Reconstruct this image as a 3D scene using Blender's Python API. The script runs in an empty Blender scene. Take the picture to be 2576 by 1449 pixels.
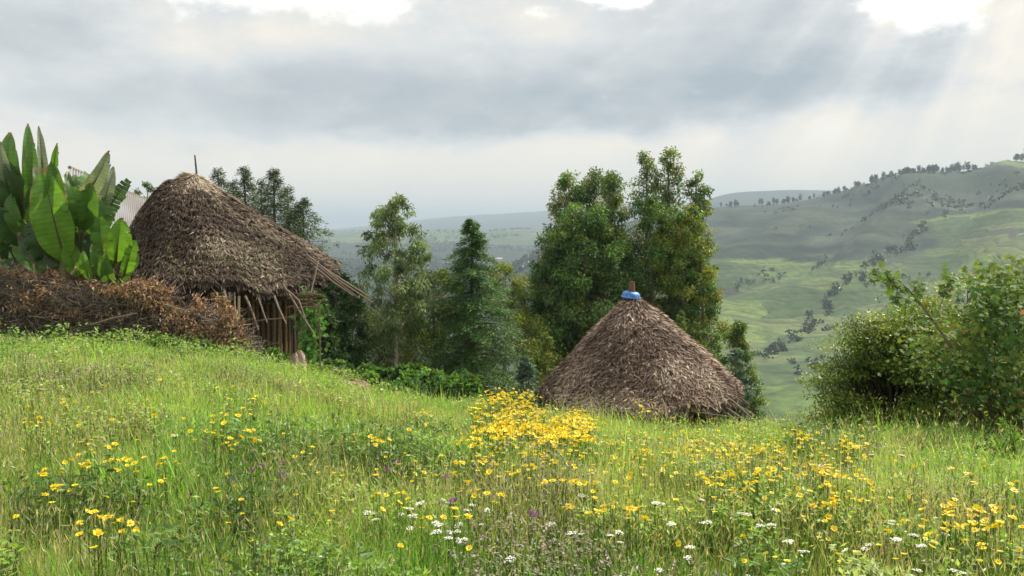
import bpy, math, random
import numpy as np
from mathutils import Vector
R = math.radians
random.seed(7); rng = np.random.default_rng(11)
sc = bpy.context.scene
col = sc.collection
PI = math.pi
# ------------------------------------------------------------------ camera maths (photo measured on a 2576 x 1449 grid)
F = 2144.0; PITCH = R(4.0)
CP, SP = math.cos(PITCH), math.sin(PITCH)
def P(px, py, Y):
    a = (px-1288.0)/F; t = (724.5-py)/F
    k = Y/(CP+SP*t)
    return np.array([a*k, Y, (-SP+CP*t)*k])
def zt(Y, py):
    t = (724.5-py)/F
    return Y*(-SP+CP*t)/(CP+SP*t)
def U(px): return (px-1288.0)/F/CP
def PXof(u): return u*F*CP+1288.0

# ------------------------------------------------------------------ noise
def _hash(ix, iy, s):
    h = (ix.astype(np.int64)*374761393 + iy.astype(np.int64)*668265263 + s*974634777) & 0xffffffff
    h = ((h ^ (h >> 13))*1274126177) & 0xffffffff
    h = h ^ (h >> 16)
    return (h & 0xffff)/65535.0
def vnoise(x, y, s=0):
    x = np.asarray(x, float); y = np.asarray(y, float)
    ix = np.floor(x); iy = np.floor(y); fx = x-ix; fy = y-iy
    fx = fx*fx*(3-2*fx); fy = fy*fy*(3-2*fy)
    a = _hash(ix, iy, s); b = _hash(ix+1, iy, s); c = _hash(ix, iy+1, s); d = _hash(ix+1, iy+1, s)
    return (a*(1-fx)+b*fx)*(1-fy)+(c*(1-fx)+d*fx)*fy
def fbm(x, y, s=0, o=4):
    r = 0; a = .5; t = 0
    for i in range(o):
        r = r+a*vnoise(np.asarray(x)*2**i, np.asarray(y)*2**i, s+i*17); t += a; a *= .5
    return r/t
def ss(a, b, x):
    t = np.clip((np.asarray(x, float)-a)/(b-a), 0, 1); return t*t*(3-2*t)

# ------------------------------------------------------------------ terrain: heights over (direction u = x/y, distance)
def y_(Y, py, off=0.0): return (Y, float(zt(Y, py))+off)
COLS = [
 (-900, [(1,-1.6),(5,-1.65),(17,-2.0),(40,-5),(150,-35),(400,-78),(1000,-82),y_(3500,590),y_(5200,625),y_(9000,590),y_(18000,590)]),
 (0,    [(1,-1.6),(5,-1.68),(11,-2.0),y_(16.5,872),(22,-2.6),(40,-5),(150,-35),(400,-78),(1000,-82),y_(3500,585),y_(5200,625),y_(9000,590),y_(18000,590)]),
 (400,  [(1,-1.6),(5,-1.72),(11,-2.12),y_(16.5,884),(22,-2.8),(40,-5.5),(150,-35),(400,-78),(1000,-82),y_(3500,585),y_(5200,625),y_(9000,590),y_(18000,590)]),
 (650,  [(1,-1.6),(5,-1.78),(11,-2.3),y_(17,918),(20,-3.0),(30,-4.8),(60,-13),(150,-40),(400,-78),(1000,-82),y_(3500,583),y_(5200,625),y_(9000,590),y_(18000,590)]),
 (900,  [(1,-1.6),(5,-1.85),(10,-2.45),y_(16.5,1010),(20,-3.75),(30,-5.4),(60,-15),(150,-42),(400,-78),y_(1000,745),y_(1500,690),y_(2300,640),y_(3500,577),y_(4600,600),y_(8000,570),y_(11000,590),y_(18000,590)]),
 (1120, [(1,-1.6),(5,-1.87),(10,-2.6),y_(16,1045),(22,-4.6),(30,-6.2),(60,-17),(150,-44),(400,-78),y_(1000,745),y_(1500,690),y_(2300,640),y_(3500,573),y_(4600,600),y_(8000,543),y_(11000,570),y_(18000,575)]),
 (1260, [(1,-1.6),(5,-1.88),(10,-2.65),y_(15,1060),(22,-5.0),(30,-6.8),(60,-18),(150,-46),(400,-80),y_(1000,745),y_(1300,690),y_(1500,705),y_(2300,640),y_(3500,572),y_(4600,600),y_(8000,535),y_(11000,570),y_(18000,575)]),
 (1350, [(1,-1.6),(5,-1.88),(10,-2.65),y_(14.2,1075),(20,-4.7),(30,-7.2),(60,-19),(150,-48),(400,-80),y_(900,760),y_(1400,618),y_(1700,660),y_(2400,640),y_(3500,570),y_(4600,600),y_(8000,528),y_(11000,570),y_(18000,575)]),
 (1600, [(1,-1.6),(5,-1.9),(9,-2.5),y_(13,1104),(20,-5.0),(30,-8.5),(60,-21),(150,-52),(350,-82),(600,-80),y_(800,770),y_(1500,545),y_(2400,620),y_(3500,575),y_(4600,600),y_(8000,510),y_(11000,540),y_(18000,560)]),
 (1800, [(1,-1.6),(5,-1.9),(9,-2.5),y_(12.5,1106),(20,-6),(40,-18),(100,-40),(300,-84),(450,-78),y_(600,860),y_(800,745),y_(1150,600),y_(1600,516),(2600,-40),y_(4300,476),(6000,-60),y_(9000,560),y_(18000,560)]),
 (2000, [(1,-1.6),(5,-1.9),(9,-2.5),y_(12,1108),(20,-6.5),(40,-19),(100,-42),(300,-82),y_(450,940),y_(600,850),y_(800,730),y_(1100,595),y_(1500,505),(2500,-40),y_(4300,468),(6000,-60),y_(9000,560),y_(18000,560)]),
 (2200, [(1,-1.6),(5,-1.9),(8,-2.35),y_(11,1125),(20,-6.5),(40,-18),(100,-42),(300,-78),y_(450,930),y_(600,820),y_(800,690),y_(1100,540),y_(1400,436),(2500,-40),y_(4300,472),(6000,-60),y_(18000,560)]),
 (2400, [(1,-1.6),(5,-1.9),(8,-2.35),y_(10,1150),(20,-6.5),(40,-18),(100,-42),(300,-74),y_(450,900),y_(600,770),y_(800,640),y_(1050,500),y_(1300,408),(1450,90),(2500,-40),y_(4300,500),y_(18000,560)]),
 (2576, [(1,-1.6),(5,-1.9),(8,-2.35),y_(9.5,1165),(20,-6),(40,-17),(100,-40),(300,-70),y_(450,860),y_(600,730),y_(800,600),y_(1050,480),y_(1300,413),(1450,95),(2500,-40),y_(4300,500),y_(18000,560)]),
 (3300, [(1,-1.6),(5,-1.85),(9,-2.4),(20,-5),(40,-14),(100,-35),(300,-60),y_(450,800),y_(600,650),y_(800,520),y_(1050,430),y_(1300,400),(2500,-20),y_(6000,500),y_(18000,560)]),
]
NX, NY = 560, 640
GPX = np.linspace(-1500, 4100, NX); GL = np.linspace(0, math.log(18000), NY)
_prof = np.array([np.interp(GL, [math.log(a) for a, _ in c[1]], [b for _, b in c[1]]) for c in COLS])
_cx = np.array([c[0] for c in COLS], float)
_TAB = np.empty((NX, NY))
for j in range(NY): _TAB[:, j] = np.interp(GPX, _cx, _prof[:, j])
def _blur(T, s, ax):
    n = int(3*s); k = np.exp(-.5*(np.arange(-n, n+1)/s)**2); k /= k.sum()
    pad = [(0, 0), (0, 0)]; pad[ax] = (n, n)
    Q = np.pad(T, pad, mode='edge'); out = np.zeros_like(T)
    for i, w in enumerate(k):
        out += w*(Q[i:i+T.shape[0], :] if ax == 0 else Q[:, i:i+T.shape[1]])
    return out
_T2 = _blur(_TAB, 5.0, 0)
_T2 = _blur(_T2, 3.0, 1)
MOUNDS = [(850, 5.9, 1.35, .75, .17), (560, 5.2, .7, .5, .08), (2100, 7.0, .9, .7, .10), (250, 4.3, .6, .5, -.10), (1500, 6.6, 1.2, .8, .08), (2350, 5.0, 1.0, .6, .05), (60, 9, 1.2, 1.2, .12), (620, 10, 1.5, 1.0, .1)]
def ground(x, y):
    x = np.asarray(x, float); y = np.asarray(y, float)
    Y = np.maximum(y, 1.0)
    u = x/np.maximum(Y, 4.0)
    px = np.clip(PXof(u), GPX[0], GPX[-1]-1e-3); L = np.clip(np.log(Y), 0, GL[-1]-1e-6)
    fi = (px-GPX[0])/(GPX[1]-GPX[0]); fj = L/(GL[1]-GL[0])
    i = np.clip(fi.astype(int), 0, NX-2); j = np.clip(fj.astype(int), 0, NY-2); a = fi-i; b = fj-j
    z = (_T2[i, j]*(1-a)+_T2[i+1, j]*a)*(1-b)+(_T2[i, j+1]*(1-a)+_T2[i+1, j+1]*a)*b
    z = z+(fbm(x*.45, y*.45, 3, 3)-.5)*.22*ss(2, 6, np.hypot(x, y))*(1-ss(40, 80, Y))
    for (mx, mY, rx, ry, h) in MOUNDS:
        cx = U(mx)*mY
        z = z+h*np.exp(-((x-cx)/rx)**2-((y-mY)/ry)**2)
    # large relief: spurs and gullies running down the hillside
    far = ss(60, 300, Y)
    z = z+far*(fbm(x/260, y/260, 8, 4)-.5)*13*(.35+.65*ss(350, 700, Y))*(1-ss(5000, 9000, Y)*.3)
    q = (x*.83-y*.56)/150.0+ (fbm(x/300, y/300, 21, 2)-.5)*1.6
    rid = 1-np.abs(2*(q-np.floor(q))-1)
    z = z+ss(560, 800, Y)*(1-ss(1150, 1450, Y))*ss(1650, 1850, px)*(.5-.5*np.cos(rid*PI)-.5)*30
    return z
def gz(x, y): return float(ground(np.array([x]), np.array([y]))[0])
def hit(px, py, h=0.0, lo=2.0, hi=30.0):
    Ys = np.exp(np.linspace(math.log(lo), math.log(hi), 400))
    t = (724.5-py)/F; k = Ys/(CP+SP*t)
    X = (px-1288.0)/F*k; Z = (-SP+CP*t)*k
    d = Z-(ground(X, Ys)+h)
    idx = np.where(d < 0)[0]
    n = idx[0] if len(idx) else len(Ys)-1
    return X[n], Ys[n], Z[n]-0.0

# ------------------------------------------------------------------ materials
def nodes(m):
    m.use_nodes = True; nt = m.node_tree; nt.nodes.clear(); return nt
def leaf_mat(name, rough=.5, transl=.35, spec=.35, var=.12, scale=30, tint=(1, 1, 1)):
    m = bpy.data.materials.new(name); nt = nodes(m); N = nt.nodes; L = nt.links
    out = N.new('ShaderNodeOutputMaterial'); at = N.new('ShaderNodeAttribute'); at.attribute_name = 'Col'
    no = N.new('ShaderNodeTexNoise'); no.inputs['Scale'].default_value = scale; no.inputs['Detail'].default_value = 3
    geo = N.new('ShaderNodeNewGeometry'); L.new(geo.outputs['Position'], no.inputs['Vector'])
    mr = N.new('ShaderNodeMapRange'); mr.inputs['To Min'].default_value = 1-var*2; mr.inputs['To Max'].default_value = 1+var*2
    L.new(no.outputs['Fac'], mr.inputs['Value'])
    mx = N.new('ShaderNodeVectorMath'); mx.operation = 'SCALE'; L.new(at.outputs['Color'], mx.inputs[0]); L.new(mr.outputs['Result'], mx.inputs['Scale'])
    pb = N.new('ShaderNodeBsdfPrincipled'); pb.inputs['Roughness'].default_value = rough; pb.inputs['Specular IOR Level'].default_value = spec
    L.new(mx.outputs[0], pb.inputs['Base Color'])
    if transl > 0:
        tr = N.new('ShaderNodeBsdfTranslucent')
        t2 = N.new('ShaderNodeVectorMath'); t2.operation = 'MULTIPLY'; t2.inputs[1].default_value = (1.25, 1.2, .55) if tint == (1, 1, 1) else tint
        L.new(mx.outputs[0], t2.inputs[0]); L.new(t2.outputs[0], tr.inputs['Color'])
        ms = N.new('ShaderNodeMixShader'); ms.inputs[0].default_value = transl
        L.new(pb.outputs[0], ms.inputs[1]); L.new(tr.outputs[0], ms.inputs[2]); L.new(ms.outputs[0], out.inputs[0])
    else:
        L.new(pb.outputs[0], out.inputs[0])
    return m
M = {}
M['grass'] = leaf_mat('grass_blades', .45, .42, .35, .12, 8)
M['leaf'] = leaf_mat('tree_leaves', .5, .36, .3, .12, 3)
M['needle'] = leaf_mat('conifer_needles', .6, .2, .2, .12, 3)
M['gloss_leaf'] = leaf_mat('glossy_leaves', .6, .4, .15, .08, 10)
M['ensete'] = leaf_mat('ensete_blade', .4, .38, .4, .1, 6)
M['petal'] = leaf_mat('petals', .5, .3, .3, .04, 50, (1.0, .95, .5))
M['white'] = leaf_mat('white_florets', .6, .25, .3, .04, 50, (1, 1, .95))
M['dry'] = leaf_mat('dry_leaves', .75, .18, .15, .2, 20, (1.2, .95, .7))
M['bark'] = leaf_mat('bark', .85, 0, .15, .35, 25)
M['thatch'] = leaf_mat('thatch_straw', .8, .08, .15, .28, 14, (1, .9, .7))
M['stone'] = leaf_mat('earthy_stone', .9, 0, .1, .3, 18)
def bump_noise(m, scale, strength, dist=.02):
    nt = m.node_tree; N = nt.nodes; L = nt.links
    pb = [n for n in N if n.type == 'BSDF_PRINCIPLED'][0]
    no = N.new('ShaderNodeTexNoise'); no.inputs['Scale'].default_value = scale; no.inputs['Detail'].default_value = 5
    geo = N.new('ShaderNodeNewGeometry'); L.new(geo.outputs['Position'], no.inputs['Vector'])
    b = N.new('ShaderNodeBump'); b.inputs['Strength'].default_value = strength; b.inputs['Distance'].default_value = dist
    L.new(no.outputs['Fac'], b.inputs['Height']); L.new(b.outputs[0], pb.inputs['Normal'])
bump_noise(M['bark'], 60, .6); bump_noise(M['stone'], 12, .8, .08); bump_noise(M['thatch'], 60, .4)
def plain(name, c, rough=.5, metal=0, spec=.5, nz=40, var=.15):
    m = bpy.data.materials.new(name); nt = nodes(m); N = nt.nodes; L = nt.links
    out = N.new('ShaderNodeOutputMaterial'); pb = N.new('ShaderNodeBsdfPrincipled')
    no = N.new('ShaderNodeTexNoise'); no.inputs['Scale'].default_value = nz; no.inputs['Detail'].default_value = 4
    tc = N.new('ShaderNodeTexCoord'); L.new(tc.outputs['Object'], no.inputs['Vector'])
    r = N.new('ShaderNodeValToRGB'); r.color_ramp.elements[0].position = .3; r.color_ramp.elements[1].position = .7
    r.color_ramp.elements[0].color = tuple(v*(1-var) for v in c)+(1,); r.color_ramp.elements[1].color = tuple(min(1, v*(1+var)) for v in c)+(1,)
    L.new(no.outputs['Fac'], r.inputs[0]); L.new(r.outputs[0], pb.inputs['Base Color'])
    pb.inputs['Roughness'].default_value = rough; pb.inputs['Metallic'].default_value = metal; pb.inputs['Specular IOR Level'].default_value = spec
    L.new(pb.outputs[0], out.inputs[0]); return m
M['blue'] = plain('blue_enamel', (.045, .17, .46), .5, 0, .4, 14, .5)
M['mud'] = plain('red_mud_wall', (.20, .085, .05), .95, 0, .1, 6, .35)

# ------------------------------------------------------------------ mesh builder
class MB:
    def __init__(s): s.v = []; s.f = []; s.c = []; s.n = 0
    def add(s, v, f, c):
        v = np.asarray(v, float).reshape(-1, 3); f = np.asarray(f, np.int64)
        c = np.asarray(c, float)
        if c.ndim == 1: c = np.tile(c, (len(v), 1))
        s.v.append(v); s.f.append(f+s.n); s.c.append(c); s.n += len(v)
    def build(s, name, mat, parent=None, origin=(0, 0, 0), smooth=False):
        v = np.concatenate(s.v)-np.asarray(origin); c = np.concatenate(s.c)
        me = bpy.data.meshes.new(name)
        me.vertices.add(len(v)); me.vertices.foreach_set('co', v.astype(np.float32).ravel())
        idx = np.concatenate([f.ravel() for f in s.f]); tot = np.concatenate([np.full(len(f), f.shape[1]) for f in s.f])
        me.loops.add(len(idx)); me.loops.foreach_set('vertex_index', idx.astype(np.int32))
        st = np.concatenate([[0], np.cumsum(tot)[:-1]])
        me.polygons.add(len(tot)); me.polygons.foreach_set('loop_start', st.astype(np.int32))
        me.polygons.foreach_set('use_smooth', np.full(len(tot), smooth))
        me.update(calc_edges=True)
        a = me.color_attributes.new('Col', 'FLOAT_COLOR', 'POINT')
        a.data.foreach_set('color', np.concatenate([np.clip(c, 0, 1), np.ones((len(c), 1))], 1).astype(np.float32).ravel())
        me.materials.append(mat)
        o = bpy.data.objects.new(name, me); col.objects.link(o)
        if parent is not None: o.parent = parent
        if parent is None: o.location = origin
        return o
def nrm(a): return a/np.maximum(np.linalg.norm(a, axis=-1, keepdims=True), 1e-9)
def rvec(n): return nrm(rng.normal(size=(n, 3)))
def tubes(mb, pts, rad, c, sides=5, cap=True):
    pts = np.asarray(pts, float); rad = np.asarray(rad, float); n = len(pts)
    if rad.ndim == 0: rad = np.full(n, rad)
    T = nrm(np.gradient(pts, axis=0)); ref = np.array([0, 0, 1.]) if abs(T[0][2]) < .85 else np.array([1., 0, 0])
    A = nrm(np.cross(T, ref)); B = np.cross(T, A)
    an = np.arange(sides)*2*PI/sides
    v = pts[:, None]+rad[:, None, None]*(np.cos(an)[None, :, None]*A[:, None]+np.sin(an)[None, :, None]*B[:, None])
    f = []
    for i in range(n-1):
        for k in range(sides):
            k2 = (k+1) % sides; f.append((i*sides+k, i*sides+k2, (i+1)*sides+k2, (i+1)*sides+k))
    mb.add(v.reshape(-1, 3), f, c)
    if cap:
        b = mb.n-n*sides
        mb.f.append(np.array([[b+k for k in range(sides)][::-1]])); mb.f.append(np.array([[b+(n-1)*sides+k for k in range(sides)]]))
def segs(mb, A, B, ra, rb, C):
    """many thin three-sided sticks at once"""
    A = np.asarray(A); B = np.asarray(B); n = len(A); T = nrm(B-A); X = nrm(np.cross(T, rvec(n))); Y = np.cross(T, X)
    ra = np.broadcast_to(ra, (n,))[:, None]; rb = np.broadcast_to(rb, (n,))[:, None]
    V = np.empty((n, 6, 3))
    for k in range(3):
        d = math.cos(k*2*PI/3)*X+math.sin(k*2*PI/3)*Y
        V[:, k] = A+d*ra; V[:, 3+k] = B+d*rb
    f = np.array([(0, 1, 4, 3), (1, 2, 5, 4), (2, 0, 3, 5)])
    Fc = (np.arange(n)[:, None, None]*6+f[None]).reshape(-1, 4)
    mb.add(V.reshape(-1, 3), Fc, np.repeat(C, 6, 0))
def leaves(mb, Pn, D, Nn, Ln, W, C, mid=.45, fold=0.0):
    """diamond leaves; D axis, Nn approx normal"""
    n = len(Pn); D = nrm(D); S = nrm(np.cross(D, Nn)); Nn = np.cross(S, D)
    Ln = np.broadcast_to(Ln, (n,))[:, None]; W = np.broadcast_to(W, (n,))[:, None]
    V = np.empty((n, 4, 3)); V[:, 0] = Pn; V[:, 1] = Pn+D*Ln*mid+S*W*.5+Nn*fold*W; V[:, 2] = Pn+D*Ln; V[:, 3] = Pn+D*Ln*mid-S*W*.5+Nn*fold*W
    Fc = np.arange(n)[:, None]*4+np.arange(4)[None]
    mb.add(V.reshape(-1, 3), Fc, np.repeat(C, 4, 0))
def colvar(base, n, v=.2, hue=.08):
    base = np.asarray(base, float); k = 1+rng.normal(size=(n, 1))*v
    h = 1+rng.normal(size=(n, 3))*hue
    return np.clip(base*np.clip(k, .35, 1.9)*h, .004, 1)
def tag(o, label=None, cat=None, group=None, kind=None):
    if label: o['label'] = label
    if cat: o['category'] = cat
    if group: o['group'] = group
    if kind: o['kind'] = kind
    return o
def empty(name, loc, label=None, cat=None, group=None):
    o = bpy.data.objects.new(name, None); col.objects.link(o); o.location = loc; o.empty_display_size = .2
    return tag(o, label, cat, group)

# ------------------------------------------------------------------ ground sheets
def grid_mesh(name, X, Y, Z, mat, kind='structure', extra=None):
    a, b = X.shape; v = np.stack([X, Y, Z], -1).reshape(-1, 3)
    i = np.arange(a-1)[:, None]*b+np.arange(b-1)[None]
    f = np.stack([i, i+1, i+b+1, i+b], -1).reshape(-1, 4)
    mb = MB(); mb.add(v, f, extra if extra is not None else (.1, .1, .05)); o = mb.build(name, mat, smooth=True); o['kind'] = kind
    return o
def soil_mat():
    m = bpy.data.materials.new('meadow_soil'); nt = nodes(m); N = nt.nodes; L = nt.links
    out = N.new('ShaderNodeOutputMaterial'); pb = N.new('ShaderNodeBsdfPrincipled'); pb.inputs['Roughness'].default_value = .95
    no = N.new('ShaderNodeTexNoise'); no.inputs['Scale'].default_value = 2.2; no.inputs['Detail'].default_value = 8
    geo = N.new('ShaderNodeNewGeometry'); L.new(geo.outputs['Position'], no.inputs['Vector'])
    r = N.new('ShaderNodeValToRGB'); e = r.color_ramp.elements
    e[0].position = .3; e[0].color = (.06, .09, .018, 1); e[1].position = .7; e[1].color = (.13, .15, .045, 1)
    e.new(.52).color = (.085, .11, .03, 1)
    L.new(no.outputs['Fac'], r.inputs[0]); L.new(r.outputs[0], pb.inputs['Base Color']); L.new(pb.outputs[0], out.inputs[0])
    b = N.new('ShaderNodeBump'); b.inputs['Strength'].default_value = .6; b.inputs['Distance'].default_value = .05
    L.new(no.outputs['Fac'], b.inputs['Height']); L.new(b.outputs[0], pb.inputs['Normal'])
    return m
def hill_mat():
    m = bpy.data.materials.new('terraced_farmland'); nt = nodes(m); N = nt.nodes; L = nt.links
    def nd(t, **k):
        n = N.new(t)
        for a, b in k.items(): setattr(n, a, b)
        return n
    def mixc(f, a, b):
        x = nd('ShaderNodeMix', data_type='RGBA')
        for s, v in ((x.inputs[0], f), (x.inputs[6], a), (x.inputs[7], b)):
            if hasattr(v, 'default_value') or hasattr(v, 'links'): L.new(v, s)
            else: s.default_value = v if not isinstance(v, tuple) else v+(1,)
        return x.outputs[2]
    def mapr(v, a, b, c=0., d=1.):
        x = nd('ShaderNodeMapRange'); L.new(v, x.inputs[0])
        for i, q in enumerate((a, b, c, d)): x.inputs[i+1].default_value = q
        return x.outputs[0]
    def math_(op, a, b=None):
        x = nd('ShaderNodeMath', operation=op)
        for s, v in ((x.inputs[0], a), (x.inputs[1], b)):
            if v is None: continue
            if isinstance(v, (int, float)): s.default_value = v
            else: L.new(v, s)
        return x.outputs[0]
    out = nd('ShaderNodeOutputMaterial'); pb = nd('ShaderNodeBsdfPrincipled'); pb.inputs['Roughness'].default_value = .95; pb.inputs['Specular IOR Level'].default_value = .1
    geo = nd('ShaderNodeNewGeometry'); pos = geo.outputs['Position']
    at = nd('ShaderNodeAttribute'); at.attribute_name = 'Col'; sep = nd('ShaderNodeSeparateColor'); L.new(at.outputs['Color'], sep.inputs[0])
    # warped position
    nw = nd('ShaderNodeTexNoise'); nw.inputs['Scale'].default_value = .008; nw.inputs['Detail'].default_value = 3; L.new(pos, nw.inputs['Vector'])
    sc1 = nd('ShaderNodeVectorMath', operation='SCALE'); L.new(nw.outputs['Color'], sc1.inputs[0]); sc1.inputs['Scale'].default_value = 40
    ad = nd('ShaderNodeVectorMath', operation='ADD'); L.new(pos, ad.inputs[0]); L.new(sc1.outputs[0], ad.inputs[1])
    mp = nd('ShaderNodeMapping'); mp.inputs['Scale'].default_value = (.011, .008, .10); L.new(ad.outputs[0], mp.inputs['Vector'])
    vo = nd('ShaderNodeTexVoronoi'); L.new(mp.outputs[0], vo.inputs['Vector']); vo.inputs['Scale'].default_value = 1.0
    vc = nd('ShaderNodeSeparateColor'); L.new(vo.outputs['Color'], vc.inputs[0])
    # terrace edges follow the height
    sx = nd('ShaderNodeSeparateXYZ'); L.new(ad.outputs[0], sx.inputs[0])
    zz = math_('ADD', math_('MULTIPLY', sx.outputs[2], .19), math_('MULTIPLY', vc.outputs[0], 2.0))
    fr = math_('FRACT', zz); line = math_('MULTIPLY', mapr(fr, .05, .40, 1., 0.), .55)
    n2 = nd('ShaderNodeTexNoise'); n2.inputs['Scale'].default_value = .03; n2.inputs['Detail'].default_value = 6; n2.inputs['Scale'].default_value = 1.; m2 = nd('ShaderNodeMapping'); m2.inputs['Scale'].default_value = (.010, .010, .085); L.new(ad.outputs[0], m2.inputs['Vector']); L.new(m2.outputs[0], n2.inputs['Vector'])
    n3 = nd('ShaderNodeTexNoise'); n3.inputs['Scale'].default_value = .25; n3.inputs['Detail'].default_value = 4; L.new(pos, n3.inputs['Vector'])
    r = nd('ShaderNodeValToRGB'); r.color_ramp.interpolation = 'CONSTANT'; e = r.color_ramp.elements
    e[0].position = 0; e[0].color = (.055, .088, .035, 1); e[1].position = .22; e[1].color = (.085, .13, .04, 1)
    for p_, c_ in ((.42, (.065, .098, .042, 1)), (.6, (.10, .125, .05, 1)), (.76, (.062, .058, .055, 1)), (.86, (.12, .165, .05, 1))): e.new(p_).color = c_
    L.new(vc.outputs[1], r.inputs[0])
    field = mixc(math_('MULTIPLY', line, mapr(n3.outputs['Fac'], .2, .45)), r.outputs[0], (.020, .036, .022))
    scrub = mixc(mapr(n2.outputs['Fac'], .35, .65), (.010, .022, .020), (.060, .076, .052))  # scrub kept extra dark: cloud shade on the hill is put into its colour
    scrub = mixc(math_('MULTIPLY', line, .85), scrub, (.022, .034, .022))
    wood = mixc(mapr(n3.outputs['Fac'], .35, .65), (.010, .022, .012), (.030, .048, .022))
    f1 = mapr(math_('ADD', sep.outputs[0], math_('MULTIPLY', math_('SUBTRACT', n2.outputs['Fac'], .5), .9)), .42, .58)
    c = mixc(f1, scrub, field)
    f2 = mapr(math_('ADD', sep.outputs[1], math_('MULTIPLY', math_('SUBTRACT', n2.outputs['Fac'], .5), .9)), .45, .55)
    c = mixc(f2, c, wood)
    n4 = nd('ShaderNodeTexNoise'); n4.inputs['Scale'].default_value = .11; n4.inputs['Detail'].default_value = 7; n4.inputs['Roughness'].default_value = .7; L.new(pos, n4.inputs['Vector'])
    sv = nd('ShaderNodeVectorMath', operation='SCALE'); L.new(c, sv.inputs[0]); L.new(mapr(n4.outputs['Fac'], .3, .7, .5, 1.35), sv.inputs['Scale'])
    L.new(sv.outputs[0], pb.inputs['Base Color']); L.new(pb.outputs[0], out.inputs[0])
    return m
gx, gy = np.meshgrid(np.concatenate([np.linspace(-70, -18, 60), np.linspace(-17.8, 17.8, 240), np.linspace(18, 70, 60)]), np.concatenate([np.linspace(-40, 1, 30), np.linspace(1.2, 26, 220), np.linspace(26.5, 62, 70)]), indexing='ij')
grid_mesh('ground', gx, gy, ground(gx, gy), soil_mat())
us = np.linspace(U(-1450), U(4000), 760); Ls = np.exp(np.linspace(math.log(61), math.log(17500), 520))
uu, yy = np.meshgrid(us, Ls, indexing='ij'); xx = uu*yy; zz = ground(xx, yy)
ppx = PXof(uu); lowpart = 1-ss(-62, -5, zz)
fieldm = np.clip(lowpart*.9+.05, 0, 1)
# left and middle distance: fields on the far bench, woods in the valley side
mid = 1-ss(1350, 1650, ppx)
bench = ss(2450, 2800, yy)*(1-ss(3700, 4300, yy))
fieldm = fieldm*(1-mid)+mid*(.75*bench+.12)
wood_shade_m = mid*(1-bench)*.62*ss(500, 800, yy)+ (1-mid)*(ss(15, 60, zz)*.42+.12)*ss(600, 900, yy)  # valley woods; upper right slopes get wood tone, partly painted cloud shade
fieldm = fieldm*(1-.9*ss(4500, 6000, yy)); wood_shade_m = wood_shade_m*(1-ss(4500, 6000, yy))+.4*ss(4500, 6000, yy)
# right shoulder: more terraced fields
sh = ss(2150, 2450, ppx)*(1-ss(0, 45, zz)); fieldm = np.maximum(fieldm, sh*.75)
topf = ss(2420, 2480, ppx)*ss(78, 90, zz); fieldm = np.maximum(fieldm, topf*.7); wood_shade_m = wood_shade_m*(1-topf)
ex = np.stack([fieldm, wood_shade_m, 0*fieldm], -1).reshape(-1, 3)
grid_mesh('hillside', xx, yy, zz, hill_mat(), extra=ex)

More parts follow.
